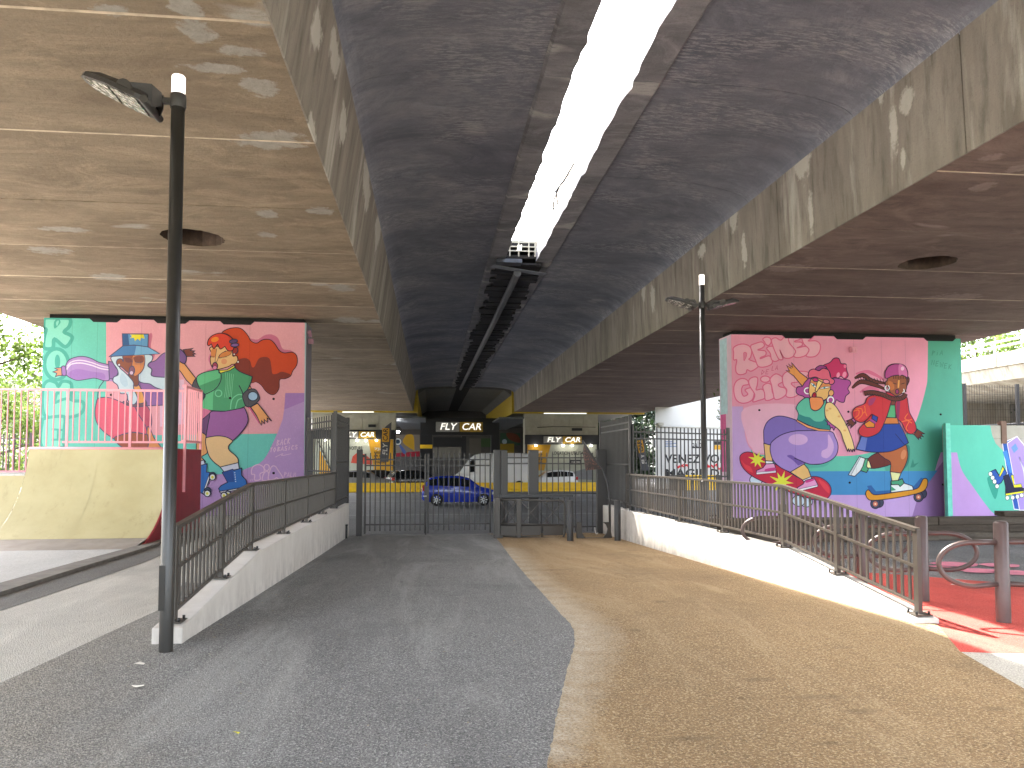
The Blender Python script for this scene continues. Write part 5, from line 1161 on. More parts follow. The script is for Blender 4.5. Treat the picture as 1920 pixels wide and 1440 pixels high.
zl0 = on_y(10, 886, yB).z
MB().box(-22, on_y(60, 800, yB).x, yB-.02, yB+.02, zl0, zl0+.045).build('bottom_rail', M['pink_metal'], prail)
MB().box(XS-.02, XS+.02, yN, yB-.026, zr1-.05, zr1).build('top_rail', M['pink_metal'], prail); MB().box(XS-.02, XS+.02, yN, yB-.026, zr0, zr0+.045).build('bottom_rail', M['pink_metal'], prail)
me = MB().box(-.011, .011, -.011, .011, 0, 1).mesh('bar', M['pink_metal'])
posts = [127.5, 245.6, 372, 0]
x = XS-.13; 
while x > -21:
    px = 808
    pxl = on_y(118, 800, yB).x
    zlow_ = zr0+.03 if x > pxl else (zl0+.03)
    o = link('bar', me, prail, loc=(x-XS, 0, zlow_-zT), scale=(1, 1, zr1-.04-zlow_)); x -= .139
for px in (127.5, 245.6):
    xq = on_y(px, 780, yB).x; MB().box(xq-.028, xq+.028, yB-.045, yB-.026, zT-.1, zr1-.003).build('post', M['pink_metal'], prail)
for k in range(1, 9): link('bar', me, prail, loc=(0, (yN-yB)*k/9, zr0+.03-zT), scale=(1, 1, zr1-.04-zr0-.03))
MB().box(XS+.031, XS+.075, yN-.03, yN+.03, on_x(344, 922, XS).z, zr1+.0).build('post', M['pink_metal'], prail)
MB().box(XS-.03, XS+.02, yB+.026, yB+.06, zT, zr1).build('post', M['pink_metal'], prail)
# dark fence beyond the ramp, left
fence((-30, 23.5), (-11.6, 23.2), 0, 2.35, 'dark bar fence at the park edge left of the roller skater wall', 120)

# ================================================================ RING POSTS ON THE RED FLOOR
ringm = plain('brown_post_paint', (82, 66, 62), .38, 0, .06, 20)
def ring_post(px, py, ht, label, r=.066, arms=(-1, 1)):
    p = on_z(px, py, 0); t = thing('ring_post', (p.x, p.y, 0), label, 'exercise post', 'brown exercise posts with bent tube loops')
    MB().lathe([(0, ht+.012), (r*.7, ht+.01), (r, ht-.01), (r, 0)], 24, (p.x, p.y, 0)).build('post', ringm, t)
    for s in arms:
        loop = []
        z1_, z0_ = ht*.80, ht*.36
        for k in range(17):
            a = -pi/2+pi*k/16
            loop.append((p.x+s*(.30+.30*cos(a)), p.y-.10*s*cos(a), (z1_+z0_)/2+(z1_-z0_)/2*sin(a)))
        loop = [(p.x+s*r*.6, p.y, z0_+.02)]+loop+[(p.x+s*r*.6, p.y, z1_)]
        MB().tube(loop, .026, 10).build('tube_loop', ringm, t)
ring_post(1882, 1166, .98, 'brown post with tube loops, nearest of the row on the red floor')
ring_post(1731, 1126, .95, 'brown post with tube loops, second of the row, behind the railing end post')
ring_post(1617, 1092, .92, 'brown post with tube loops, third of the row, seen through the railing')
ring_post(1470, 1062, .92, 'brown post with tube loops, farthest of the row, seen through the railing')
# timber planter edge in front of the east murals
tim = soffit_mat('grey_timber', (62, 54, 46), (88, 78, 68), (104, 96, 86), seed=2, stretch=(.5, 6, 8))
YP = on_z(1700, 1014, 0).y
pl = thing('timber_planter', (12, YP, 0), 'low stacked grey sleeper edging in front of the skateboarder wall', 'planter')
for r_, (za_, zb_) in enumerate(((0, .15), (.155, .3), (.305, .46))):
    x = 5.25+.3*(r_ % 2)
    k = 0
    while x < 26:
        L_ = 2.4 if k or not r_ % 2 else 1.2; MB().box(x, x+L_-.012, YP+random.uniform(-.02, .02), YP+.22, za_, zb_).build('sleeper', tim, pl, .008); x += L_; k += 1
xq = on_y(1882, 980, YP).x
MB().box(xq, xq+2.5, YP-.03, YP+.25, .465, .56).build('sleeper', tim, pl, .008)
# bits of litter
for px, py, s_, c_, lab in ((260, 1290, .05, (236, 232, 222), 'white paper scrap on the foreground asphalt'), (443, 1378, .022, (200, 190, 60), 'small yellow leaf lying on the foreground asphalt'), (262, 1247, .05, (220, 214, 204), 'pale paper scrap near the foot of the lamp post')):
    p = on_z(px, py, 0); rnd = random.Random(px)
    vs = [(p.x+s_*cos(a)*rnd.uniform(.6, 1.2), p.y+s_*.7*sin(a)*rnd.uniform(.6, 1.2), .008+rnd.uniform(0, .012)) for a in [2*pi*k/7 for k in range(7)]]
    tag(MB().add(vs+[(p.x, p.y, .018)], [(i, (i+1) % 7, 7) for i in range(7)]).build('litter', plain('litter_%d' % px, c_, .7)), lab, 'litter')
lm = MB(); rnd = random.Random(5)
for k in range(260):
    y = rnd.uniform(3.5, 19); x = rnd.choice([rnd.uniform(LW+.02, LW+.45), rnd.uniform(LW+.02, LW+.25), rnd.uniform(-3, 4.5), RW-rnd.uniform(0, .3)]) if y > 7 else rnd.uniform(-3, 4)
    s_ = rnd.uniform(.006, .016); a = rnd.uniform(0, pi); z = zpath(y)+.007
    lm.add([(x+s_*cos(a), y+s_*sin(a), z), (x-s_*sin(a)*.4, y+s_*cos(a)*.4, z+.006), (x-s_*cos(a), y-s_*sin(a), z), (x+s_*sin(a)*.4, y-s_*cos(a)*.4, z+.002)], [(0, 1, 2, 3)])
tag(lm.build('leaf_litter', plain('dry_leaf_bits', (150, 136, 110), .8)), 'scattered pale leaf crumbs along the foot of the white walls', 'leaf litter', kind='stuff')
# ================================================================ ACROSS THE ROAD
ZR = -.71
def px2(px, Y): return on_y(px, 860, Y).x
def py2(py, Y, px=900): return on_y(px, py, Y).z
# yellow jersey blocks
YB_ = 54.0
x = px2(560, YB_); i = 0; xe = px2(1128, YB_)
hb = py2(905, YB_); L_ = 2.0
ORD = ['first', 'second', 'third', 'fourth', 'fifth', 'sixth', 'seventh', 'eighth', 'ninth', 'tenth', 'eleventh', 'twelfth', 'thirteenth']
blk = MB().prism([(0, 0), (.46, 0), (.46, .1), (.36, .22), (.34, hb-ZR), (.12, hb-ZR), (.1, .22), (0, .1)], 'x', .006, L_-.006).mesh('block_body', M['yellow'])
names = []
while x < xe:
    t = thing('jersey_block', (x, YB_, ZR), None, 'traffic barrier', 'yellow traffic barrier blocks in a row across the road')
    t['label'] = 'yellow concrete barrier block across the road, %s of the row counted from the left' % ORD[i]
    link('block_body', blk, t, loc=(0, 0, 0)); x += L_; i += 1
# ---------------------------------------------------------------- cars
glass = N('car_glass'); MATS['glass'] = glass.out(lin((26, 30, 34)), .08, spec=.6)
tyre = plain('tyre_rubber', (24, 24, 26), .85); rimm = plain('alloy_rim', (190, 192, 196), .3, .6)
lampr = plain('red_tail_lamp', (170, 20, 20), .2); lampw = plain('clear_headlamp', (220, 225, 230), .1)
def paint(name, rgb, r=.25):
    n = N(name); n.b.inputs['Coat Weight'].default_value = .6; return n.out(lin(rgb), r, spec=.5)
def car(loc, rz, L, W, prof, mat, label, wb=(.19, .80), wr=.31, group=None, cat_='car', name='car', plate=False):
    """prof: stations (x/L, z_bottom, z_belt, z_roof, half width factor at roof); front at +x"""
    t = thing(name, loc, label, cat_, group); t.rotation_euler = (0, 0, rz)
    secs = []
    for (u, zb, zw, zr, wf, wr_) in prof:
        w_ = W/2*wf; x = (u-.5)*L; zm = zb+(zw-zb)*.55
        secs.append([(x, w_*.93, zb), (x, w_, zm), (x, w_*.97, zw), (x, W/2*wr_, zr), (x, W/2*wr_*.6, zr+.03*(zr > zw+.1)), (x, 0, zr+.04*(zr > zw+.1))])
    mb = MB(); k = 6
    for s in (1, -1):
        vs = [(x, y*s, z) for sec in secs for x, y, z in sec]; fs = []
        for i in range(len(secs)-1):
            for j in range(k-1): fs.append((i*k+j, i*k+j+1, (i+1)*k+j+1, (i+1)*k+j))
        mb.add(vs, fs, 0, True)
        for e_ in (0, len(secs)-1): mb.add([(x, y*s, z) for x, y, z in secs[e_]]+[(secs[e_][0][0], 0, secs[e_][0][2])], [tuple(range(7))])
    me = mb.mesh('body', mat)
    bm = bmesh.new(); bm.from_mesh(me); bmesh.ops.remove_doubles(bm, verts=bm.verts[:], dist=.001); bmesh.ops.recalc_face_normals(bm, faces=bm.faces[:]); bm.to_mesh(me); bm.free()
    body = link('body', me, t, loc=(0, 0, 0))
    # side glass, between belt and roof at greenhouse stations
    gi = [i for i in range(len(prof)) if prof[i][3] > prof[i][2]+.12]
    for s in (1, -1):
        for a, b in zip(gi, gi[1:]):
            A, B = secs[a], secs[b]
            def lerp(p, q, f): return tuple(p[c]+(q[c]-p[c])*f for c in range(3))
            P_ = [lerp(A[2], A[3], .1), lerp(B[2], B[3], .1), lerp(B[2], B[3], .86), lerp(A[2], A[3], .86)]
            c = [sum(p[i] for p in P_)/4 for i in range(3)]
            P_ = [(c[0]+(p[0]-c[0])*.93, (p[1]+.008)*s, p[2]) for p in P_]
            if name == 'van' and B[2][0] < .25*L: continue
            link('side_window', MB().add(P_, [(0, 1, 2, 3)]).mesh('side_window', MATS['glass']), t, loc=(0, 0, 0))
    for (a, b) in ((gi[-1], min(gi[-1]+1, len(secs)-1)), (gi[0], max(gi[0]-1, 0))):
        A, B = secs[a], secs[b]
        if abs(A[3][0]-B[3][0]) < .02: continue
        f = .06; up_ = .012
        q = [(A[3][0]*(1-f)+B[2][0]*f, A[3][1]*.93, A[3][2]*(1-f)+B[3][2]*f+up_), (B[3][0]*(1-f)+A[3][0]*f, B[3][1]*.93, B[3][2]*(1-f)+A[3][2]*f+up_)]
        sgn = 1 if b > a else -1
        q = [(x+.012*sgn, y, z) for x, y, z in q]
        link('windscreen' if b > a else 'rear_window', MB().add([q[0], q[1], (q[1][0], -q[1][1], q[1][2]), (q[0][0], -q[0][1], q[0][2])], [(0, 1, 2, 3)]).mesh('screen', MATS['glass']), t, loc=(0, 0, 0))
    for u in wb:
        for s in (1, -1):
            x = (u-.5)*L; y = s*(W/2-.1)
            o = link('wheel', MB().lathe([(wr*.66, -.1), (wr*.96, -.1), (wr, -.07), (wr, .07), (wr*.96, .1), (wr*.66, .1)], 22, (0, 0, 0), 0, 'y').mesh('tyre', tyre), t, loc=(x, y, wr))
            rm = MB().lathe([(0, s*.06), (wr*.64, s*.06), (wr*.67, s*.098)], 22, (0, 0, 0), 1, 'y')
            for q in range(8):
                a = 2*pi*q/8; rm.bar((wr*.1*cos(a), s*.1, wr*.1*sin(a)), (wr*.62*cos(a), s*.1, wr*.62*sin(a)), wr*.14, .02, 0, up=(0, 1, 0))
            link('rim', rm.mesh('rim', [rimm, tyre]), o, loc=(0, 0, 0))
            link('wheel_arch', MB().lathe([(0, s*.02), (wr*1.16, s*.02), (wr*1.16, s*.108), (0, s*.109)][1:3], 22, (x, y, wr), 0, 'y').mesh('arch', M['black']), t, loc=(0, 0, 0))
    zl = prof[-1][2]-.12
    for s in (1, -1):
        A = secs[-2]; link('headlight', MB().prism([(A[2][0]+.01, s*W/2*.55), (A[2][0]+.18, s*W/2*.55), (A[2][0]+.02, s*W/2*.98), (A[2][0]-.2, s*W/2*1.0)], 'z', prof[-2][2]-.17, prof[-2][2]-.04).mesh('headlight', lampw), t, loc=(0, 0, 0))
        B = secs[1]; link('tail_light', MB().box(B[2][0]-.1, B[2][0]+.12, min(s*W/2*.8, s*W/2*1.0), max(s*W/2*.8, s*W/2*1.0), prof[1][2]-.2, prof[1][2]+.04).mesh('tail_light', lampr), t, loc=(0, 0, 0))
        link('door_mirror', MB().box(.17*L, .17*L+.14, s*W/2 if s > 0 else -W/2-.16, s*W/2+.16 if s > 0 else -W/2, prof[len(prof)//2][2], prof[len(prof)//2][2]+.13).mesh('mirror', mat), t, loc=(0, 0, 0))
    for xx_, nm in ((L/2+.005, 'number_plate'), (-L/2-.012, 'number_plate')): link(nm, MB().box(xx_-.01, xx_+.012, -.26, .26, .42, .53).mesh(nm, plain('plate_white', (205, 205, 200), .4)), t, loc=(0, 0, 0))
    for u_ in (.36, .58): link('door_handle', MB().box((u_-.5)*L, (u_-.5)*L+.16, -W/2-.015, -W/2+.01, prof[len(prof)//2][2]-.12, prof[len(prof)//2][2]-.09).mesh('handle', mat), t, loc=(0, 0, 0))
    for u_ in (.33, .53, .71): link('door_seam', MB().box((u_-.5)*L, (u_-.5)*L+.012, -W/2-.003, -W/2+.01, .28, prof[len(prof)//2][2]-.02).mesh('seam', M['black']), t, loc=(0, 0, 0))
    return t
hatch = [(0, .35, .85, .87, .86, .8), (.03, .25, .95, 1.0, .95, .82), (.09, .2, .98, 1.36, .98, .76), (.2, .2, .96, 1.45, 1, .76), (.34, .19, .94, 1.48, 1, .76), (.5, .19, .92, 1.46, 1, .76), (.62, .19, .91, 1.34, 1, .74), (.76, .2, .90, .95, .99, .86), (.86, .2, .86, .87, .98, .84), (.96, .22, .74, .75, .92, .76), (1.0, .3, .6, .62, .8, .7)]
YCAR = 37.5
car((px2(864, YCAR), YCAR+.9, ZR), 0, 3.85, 1.7, hatch, paint('blue_car_paint', (26, 52, 170)), 'blue hatchback on the road behind the double gate')
vanp = [(0, .45, 1.2, 1.9, .94, .86), (.02, .4, 1.25, 2.7, .98, .86), (.1, .35, 1.25, 2.78, 1, .88), (.4, .35, 1.25, 2.8, 1, .88), (.62, .35, 1.25, 2.78, 1, .88), (.7, .35, 1.25, 2.66, 1, .84), (.78, .35, 1.25, 2.3, 1, .8), (.9, .36, 1.22, 1.28, .98, .85), (.97, .38, 1.0, 1.05, .93, .8), (1, .4, .85, .9, .85, .75)]
YV = 57.2
car((px2(922, YV), YV+.6, ZR), pi, 6.3, 2.1, vanp, paint('white_van_paint', (222, 222, 222), .35), 'tall white van parked behind the yellow barrier blocks', wb=(.17, .82), wr=.36, cat_='van', name='van')
car((px2(1035, 57.5), 58, ZR), pi, 4.0, 1.72, hatch, paint('white_car_paint', (226, 226, 228)), 'small white car parked behind the yellow barrier blocks')
car((px2(684, 57.5), 57.4, ZR), 0, 4.6, 1.8, hatch, paint('silver_car_paint', (120, 122, 126)), 'grey parked car behind the barrier at the left of the gate')
car((px2(722, 61), 60.6, ZR), 0, 4.8, 1.85, hatch, paint('black_car_paint', (20, 20, 22)), 'black parked car below the left rental shop banner')
car((px2(782, 59.5), 58.3, ZR), .35, 4.6, 1.85, hatch, paint('black_car_paint2', (18, 19, 22)), 'black parked car left of the tall white van')
# ---------------------------------------------------------------- rental shops under the far span
YS2 = Y1+2.2
SILV = plain('sign_silver', (150, 148, 144), .5); GOLD = plain('sign_gold', (176, 140, 40), .5)
sg = glow('sign_letter_glow', (255, 250, 236), .07); spot = glow('spot_glow', (255, 250, 240), 2.5)
blk_t = plain('print_black', (30, 30, 32), .6); yb = plain('banner_yellow', (196, 144, 22), .6, 0, .06); wb_ = plain('banner_cream', (172, 174, 158), .6, 0, .06)
def sign(parent, x0, x1, z0, z1, Y):
    xm = x0+(x1-x0)*.5
    bxo = MB().box(x0, xm-.02, Y-.14, Y, z0, z1).build('sign_box', SILV, parent, .03); bx2 = MB().box(xm+.02, x1, Y-.14, Y, z0, z1).build('sign_box', GOLD, parent, .03)
    h = (z1-z0); text('sign_lettering', 'FLY', h*.95, ((x0+xm)/2, Y-.15, (z0+z1)/2), sg, parent, .006, .22, .012, (xm-x0)*.74)
    text('sign_lettering', 'CAR', h*.95, ((xm+x1)/2, Y-.15, (z0+z1)/2), sg, parent, .006, .22, .012, (xm-x0)*.8)
def shop(pxs, label, lay):
    a, b = px2(pxs[0], YS2), px2(pxs[1], YS2)
    t = thing('rental_shop', ((a+b)/2, YS2, ZR), label, 'shop')
    MB().box(a, b, YS2+.1, YS2+1.6, ZR, ZS).build('pier_core', M['palec'], t)
    zf0, zf1 = py2(824, YS2), py2(807 if lay else 815, YS2)
    if not lay: zf0, zf1 = py2(833, YS2), py2(815, YS2)
    MB().box(a-.05, b+.05, YS2-.25, YS2+.098, zf0, zf1).build('fascia', M['black'], t)
    # concrete formwork panels above the fascia
    n = 5
    for k in range(n): MB().box(a+(b-a)*k/n+.02, a+(b-a)*(k+1)/n-.02, YS2+.03, YS2+.098, zf1+.02, ZS-.25).build('wall_panel', M['palec'], t)
    MB().box(a-.02, a+.15, YS2-.2, YS2+.0, ZR, zf0-.002).build('side_frame', M['black'], t); MB().box(b-.15, b+.02, YS2-.2, YS2, ZR, zf0-.002).build('side_frame', M['black'], t)
    MB().box(a+.16, b-.16, YS2+.002, YS2+.09, ZR+.3, zf0-.002).build('banner', wb_, t)
    return t, a, b, zf0, zf1
t, a, b, f0, f1 = shop((584, 741), 'left rental shop front with long cream banner and glowing sign under the viaduct', 1)
X_ = lambda p: px2(p, YS2-.2)
sign(t, X_(640), X_(704), py2(822.5, YS2), py2(810, YS2), YS2-.26)
Yb = YS2-.01; Zb = lambda y: py2(y, Yb); Xb = lambda p: px2(p, Yb)
MB().add([(Xb(690), Yb, f0-.03), (Xb(737), Yb, f0-.03), (Xb(737), Yb, Zb(882)), (Xb(702), Yb, Zb(882))], [(0, 1, 2, 3)]).build('banner_yellow_field', yb, t)
MB().add([(Xb(598), Yb, Zb(842)), (Xb(625), Yb, Zb(892)), (Xb(598), Yb, Zb(892))], [(0, 1, 2)]).build('banner_yellow_field', yb, t)
MB().bar((Xb(596), Yb-.02, Zb(828)), (Xb(622), Yb-.02, Zb(884)), .05, .22, 0, (0, 1, 0)).build('diagonal_stripe', blk_t, t)
text('banner_text', 'LOCATION', .42, (Xb(636), Yb-.004, Zb(841)), blk_t, t, 0, 0, .01, 1.7); text('banner_text', 'VOITURE', .42, (Xb(667), Yb-.004, Zb(841)), blk_t, t, 0, 0, .01, 1.15)
for k, (s_, y_) in enumerate((('7J/7', 842), ('NEUILLY', 849), ('LA DEF', 855), ('PARIS 17', 861), ('LEVALLOIS', 867))): text('banner_text', s_, .26, (Xb(712), Yb-.006, Zb(y_)), blk_t if k else M['lens_white'], t, 0, 0, .008, 1.0)
rdc = plain('print_red_car', (190, 70, 50), .5); MB().add([(Xb(658), Yb-.002, Zb(868)), (Xb(661), Yb-.002, Zb(856)), (Xb(668), Yb-.002, Zb(850)), (Xb(684), Yb-.002, Zb(852)), (Xb(697), Yb-.002, Zb(862)), (Xb(698), Yb-.002, Zb(871))], [(0, 1, 2, 3, 4, 5)]).build('printed_car', rdc, t)
MB().add([(Xb(670), Yb-.004, Zb(857)), (Xb(672), Yb-.004, Zb(852)), (Xb(683), Yb-.004, Zb(853)), (Xb(689), Yb-.004, Zb(858))], [(0, 1, 2, 3)]).build('printed_window', blk_t, t)
for px in (611, 629, 669, 686, 706): p = (X_(px), YS2-.5, py2(827, YS2)); MB().lathe([(0, -.05), (.09, -.03), (.1, .04), (0, .08)], 10, p).bar((p[0], YS2-.26, p[2]+.1), (p[0], YS2-.5, p[2]+.08), .03, .03).build('spot_lamp', spot, t)
MB().box(X_(690), X_(704), YS2-.2, YS2+.02, py2(802, YS2), py2(797, YS2)).build('floodlight', M['black'], t)
t, a, b, f0, f1 = shop((985, 1122), 'right rental shop front with utility vehicle banner and glowing sign under the viaduct', 0)
sign(t, X_(1019), X_(1090), py2(831.5, YS2, 1050), py2(818.5, YS2, 1050), YS2-.26)
Zb = lambda y: py2(y, Yb, 1050)
MB().add([(Xb(989), Yb, f0-.03), (Xb(1033), Yb, f0-.03), (Xb(1020), Yb, Zb(882)), (Xb(989), Yb, Zb(882))], [(0, 1, 2, 3)]).build('banner_yellow_field', yb, t)
text('banner_text', 'LOCATION UTILITAIRE', .42, (Xb(1069), Yb-.004, Zb(850)), blk_t, t, 0, 0, .01, 3.3)
for k, (s_, y_) in enumerate((('01.47', 848), ('7J/7', 854), ('24/24', 861), ('PARIS', 868))): text('banner_text', s_, .26, (Xb(1008), Yb-.006, Zb(y_)), blk_t if k else M['lens_white'], t, 0, 0, .008, .9)
MB().box(Xb(1069), Xb(1089), Yb-.006, Yb-.002, Zb(871), Zb(862)).build('printed_patch', blk_t, t); text('banner_text', '12/20', .25, (Xb(1079), Yb-.012, Zb(866.5)), M['lens_white'], t, 0, 0, .006, .75)
MB().add([(Xb(1070), Yb-.002, Zb(898)), (Xb(1074), Yb-.002, Zb(885)), (Xb(1097), Yb-.002, Zb(879)), (Xb(1112), Yb-.002, Zb(882)), (Xb(1112), Yb-.002, Zb(900))], [(0, 1, 2, 3, 4)]).build('printed_van', plain('print_grey', (130, 132, 136), .5), t)
for px in (1004, 1055, 1072, 1107): p = (X_(px), YS2-.5, py2(836, YS2, 1050)); MB().lathe([(0, -.05), (.09, -.03), (.1, .04), (0, .08)], 10, p).bar((p[0], YS2-.26, p[2]+.1), (p[0], YS2-.5, p[2]+.08), .03, .03).build('spot_lamp', spot, t)
MB().box(X_(1073), X_(1092), YS2-.2, YS2+.02, py2(807, YS2), py2(802, YS2)).build('floodlight', M['black'], t)
MB().tube([(X_(1008), YS2+.0, py2(801, YS2)), (X_(1040), YS2+.0, py2(799, YS2)), (X_(1118), YS2+.0, py2(800, YS2))], .03, 6).build('conduit', M['metal_l'], t)
# central portal
YP2 = 76
pa, pb = px2(788, YP2), px2(936, YP2)
t = thing('entrance_portal', ((pa+pb)/2, YP2, ZR), 'black portal frame with the central glowing sign under the vault', 'portal')
zt_, zb_ = py2(784, YP2), py2(816, YP2)
MB().box(pa, pb, YP2, YP2+.8, zb_, zt_).build('lintel', M['black'], t)
MB().box(pa, px2(810, YP2), YP2, YP2+.8, ZR, zb_-.003).build('leg', M['black'], t); MB().box(px2(921, YP2), pb, YP2, YP2+.8, ZR, zb_-.003).build('leg', M['black'], t)
MB().box(pa-.03, px2(810, YP2)+.03, YP2-.03, YP2-.002, py2(841, YP2), py2(834, YP2)).build('yellow_band', M['yellow'], t)
sign(t, px2(817, YP2), px2(905, YP2), py2(810, YP2), py2(791.5, YP2), YP2-.02)
# infill between shops and portal, and the back of the hall
YK = 97
bk = thing('back_wall', (3, YK, ZR), 'dim painted wall at the far end of the space under the viaduct', 'wall')
MB().box(-13, 20, YK, YK+.4, ZR, 7.9).build('wall_body', plain('dim_grey_wall', (74, 70, 68), .8, 0, .2, 1), bk)
m = Mural(YK, bk).frame(0, 0, 1); m.ow = .06; m.group('painted_shapes')
m.P((130, 120, 110), (738, 815), (787, 815), (787, 850), (738, 850), o=False); m.S((200, 156, 40), (762, 815), (762, 815), (775, 817), (777, 845), (777, 845), (765, 838), (755, 828), o=False); m.P((150, 30, 50), (738, 850), (787, 846), (787, 856), (738, 856), o=False)
m.S((80, 100, 160), (746, 830), (750, 832), (762, 848), (756, 850), o=False); m.E((210, 214, 214), 746, 828, 7, 7); m.E((40, 60, 80), 746, 828, 4, 4, 0, o=False)
m.P((120, 116, 108), (812, 838), (868, 836), (868, 858), (812, 858), o=False); m.P((96, 92, 84), (880, 822), (902, 822), (902, 852), (880, 852), o=False); m.P((60, 84, 50), (902, 822), (920, 822), (920, 838), (902, 838), o=False)
m.P((50, 80, 60), (938, 812), (975, 812), (975, 835), (938, 835), o=False); m.E((150, 170, 180), 946, 828, 5, 5); m.P((150, 124, 30), (938, 832), (964, 832), (964, 855), (938, 855), o=False); m.S((100, 50, 30), (950, 812), (970, 815), (975, 830), (955, 824), o=False)
m.done()
t = thing('kiosk', (px2(838, 88), 88, ZR), 'black box kiosk inside the space behind the portal', 'kiosk')
MB().box(px2(812, 88), px2(866, 88), 88, 91, py2(838, 88), py2(820, 88)).build('roof_box', M['black'], t); MB().box(px2(866, 88), px2(874, 88), 88, 91, ZR, py2(818, 88)).build('side_wall', M['black'], t); MB().box(px2(822, 88)-.1, px2(822, 88), 88.2, 88.4, ZR, py2(838, 88)-.002).build('leg', M['black'], t)
for px, dx, py in ((795, 22, 801), (1020, 80, 777)):
    Yt = 70 if px > 900 else 72
    tag(MB().tube([(px2(px if px > 900 else 641, Y1-.6), Y1-.6, ZS-.16), (px2(px+dx if px > 900 else 700, Y1-.6), Y1-.6, ZS-.14)], .035, 8).build('tube_light', glow('tube_glow', (255, 255, 240), .12)), 'long fluorescent tube under the %s end of the viaduct' % ('right' if px > 900 else 'left'), 'tube light')
tag(MB().lathe([(0, -.12), (.14, -.08), (.16, .05), (0, .12)], 12, (px2(746, 74), 74, py2(810, 74))).build('ceiling_spot', glow('spot_glow2', (250, 252, 255), 9)), 'bright round lamp between the left rental shop and the portal', 'lamp')
# soffit ribs seen between shop and portal
for x0, x1 in ((px2(742, 70), px2(787, 70)), (px2(938, 70), px2(985, 70))):
    g_ = thing('metal_ceiling', ((x0+x1)/2, 80, 5), 'ribbed grey metal ceiling %s of the portal' % ('left' if x0 < 0 else 'right'), 'ceiling panels')
    for k in range(16): MB().box(x0-.3, x1+.5, 68+k*1.6, 69.2+k*1.6, 5.35, 5.5).build('ceiling_slat', plain('grey_slat', (96, 100, 104), .5, .2), g_)
# ---------------------------------------------------------------- feather flags
def flag(px, yt, yb_, Y, lean, label, dark=True):
    x0 = px2(px, Y); zt = py2(yt, Y, px); zb = py2(yb_, Y, px); H = zt-zb; s = 1 if lean > 0 else -1
    t = thing('feather_flag', (x0, Y, ZR), label, 'advertising flag')
    poly = [(0, 0), (-.02, .3), (-.02, .6), (.04, .8), (.14, .9), (.30, 1.0), (.30, .8), (.26, .3), (.24, 0)]
    P_ = [(x0+(u*H/2.4*1.9+lean*v*H), Y+.03*sin(v*7), zb+v*H) for u, v in poly]; Pb = [(a_, b_+.01, c_) for a_, b_, c_ in P_]
    n = len(P_); MB().add(P_+Pb, [tuple(range(n)), tuple(range(2*n-1, n-1, -1))]+[(i, (i+1) % n, n+(i+1) % n, n+i) for i in range(n)]).build('cloth', plain('flag_grey', (72, 72, 78), .7), t)
    MB().tube([(x0-.0, Y+.02, ZR), (x0+lean*0, Y+.02, zb), (P_[2][0], Y+.02, P_[2][2])], .025, 6).build('pole', M['metal_d'], t)
    c = (x0+.13*H/2.4*1.9+lean*.67*H, Y-.05, zb+.67*H)
    MB().bar((c[0]-.0-lean*.17*H, Y-.045, c[2]-.17*H), (c[0]+lean*.17*H, Y-.045, c[2]+.17*H), .01, .42*H/2.4, 0).build('yellow_patch', yb, t)
    text('flag_text', 'CAR', .2*H/2.4*2, (c[0], Y-.06, c[2]), blk_t, t, 0, .15, .01, .3*H, ry=-pi/2+math.atan(lean)); text('flag_text', 'FLY', .2*H/2.4*2, (c[0]-lean*.36*H, Y-.06, c[2]-.36*H), M['lens_white'], t, 0, .15, .01, .3*H, ry=-pi/2+math.atan(lean))
flag(714, 791, 866, 62.5, .02, 'grey feather flag with white and black lettering in front of the left shop')
flag(1204, 815, 882, 44, -.22, 'leaning grey feather flag seen between the fence bars at the right')
# ---------------------------------------------------------------- white poster building right of the road
YW2 = 58
wx0 = px2(1229, YW2)
t = thing('poster_building', (wx0+6, YW2, ZR), 'tall white building with large black lettering and red graffiti, behind the right fence', 'building')
for k, (za_, zb_) in enumerate(((ZR, 1.0), (1.0, 4.3), (4.3, 6.6), (6.6, 14))): MB().prism([(wx0, YW2), (wx0+9, YW2), (wx0+9, YW2+8), (wx0+2.9, YW2+8)], 'z', za_+.006, zb_-.006).build('wall_course', plain('white_building_wall', (196, 194, 188), .75, 0, .04, 1, .002), t)
Zw = lambda y: py2(y, YW2, 1290); Xw = lambda p: px2(p, YW2)
Yt = YW2-.004
text('painted_text', 'VENEZ VOIR', .95, (Xw(1247), Yt, Zw(861)), blk_t, t, 0, 0, .022, 5.4, ax='left')
text('painted_text', 'MAGIE DE', .9, (Xw(1247), Yt, Zw(888)), blk_t, t, 0, 0, .022, 5.0, ax='left')
text('painted_text', 'palm', .7, (Xw(1308), Yt, Zw(833)), blk_t, t, 0, 0, .006, .95)
MB().box(Xw(1297), Xw(1319), Yt-.002, Yt, Zw(840.5), Zw(837.5)).build('logo_bar', blk_t, t)
MB().box(Xw(1340), Xw(1362), Yt-.002, Yt, Zw(834), Zw(827)).build('logo_bar', blk_t, t); MB().box(Xw(1340), Xw(1362), Yt-.002, Yt, Zw(843), Zw(834.5)).build('logo_bar', yb, t)
blu = plain('print_blue', (90, 110, 150), .6)
for k in range(4): MB().box(Xw(1246), Xw(1262+k % 2*7), Yt-.002, Yt, Zw(829+k*3), Zw(827.6+k*3)).build('small_print', blu, t)
m = Mural(YW2-.01, t).frame(0, 0, 1); m.group('painted_graffiti'); RD = (200, 40, 50)
rnd = random.Random(11)
m.P((236, 190, 40), (1258, 902), (1360, 902), (1360, 925), (1258, 925), o=False)
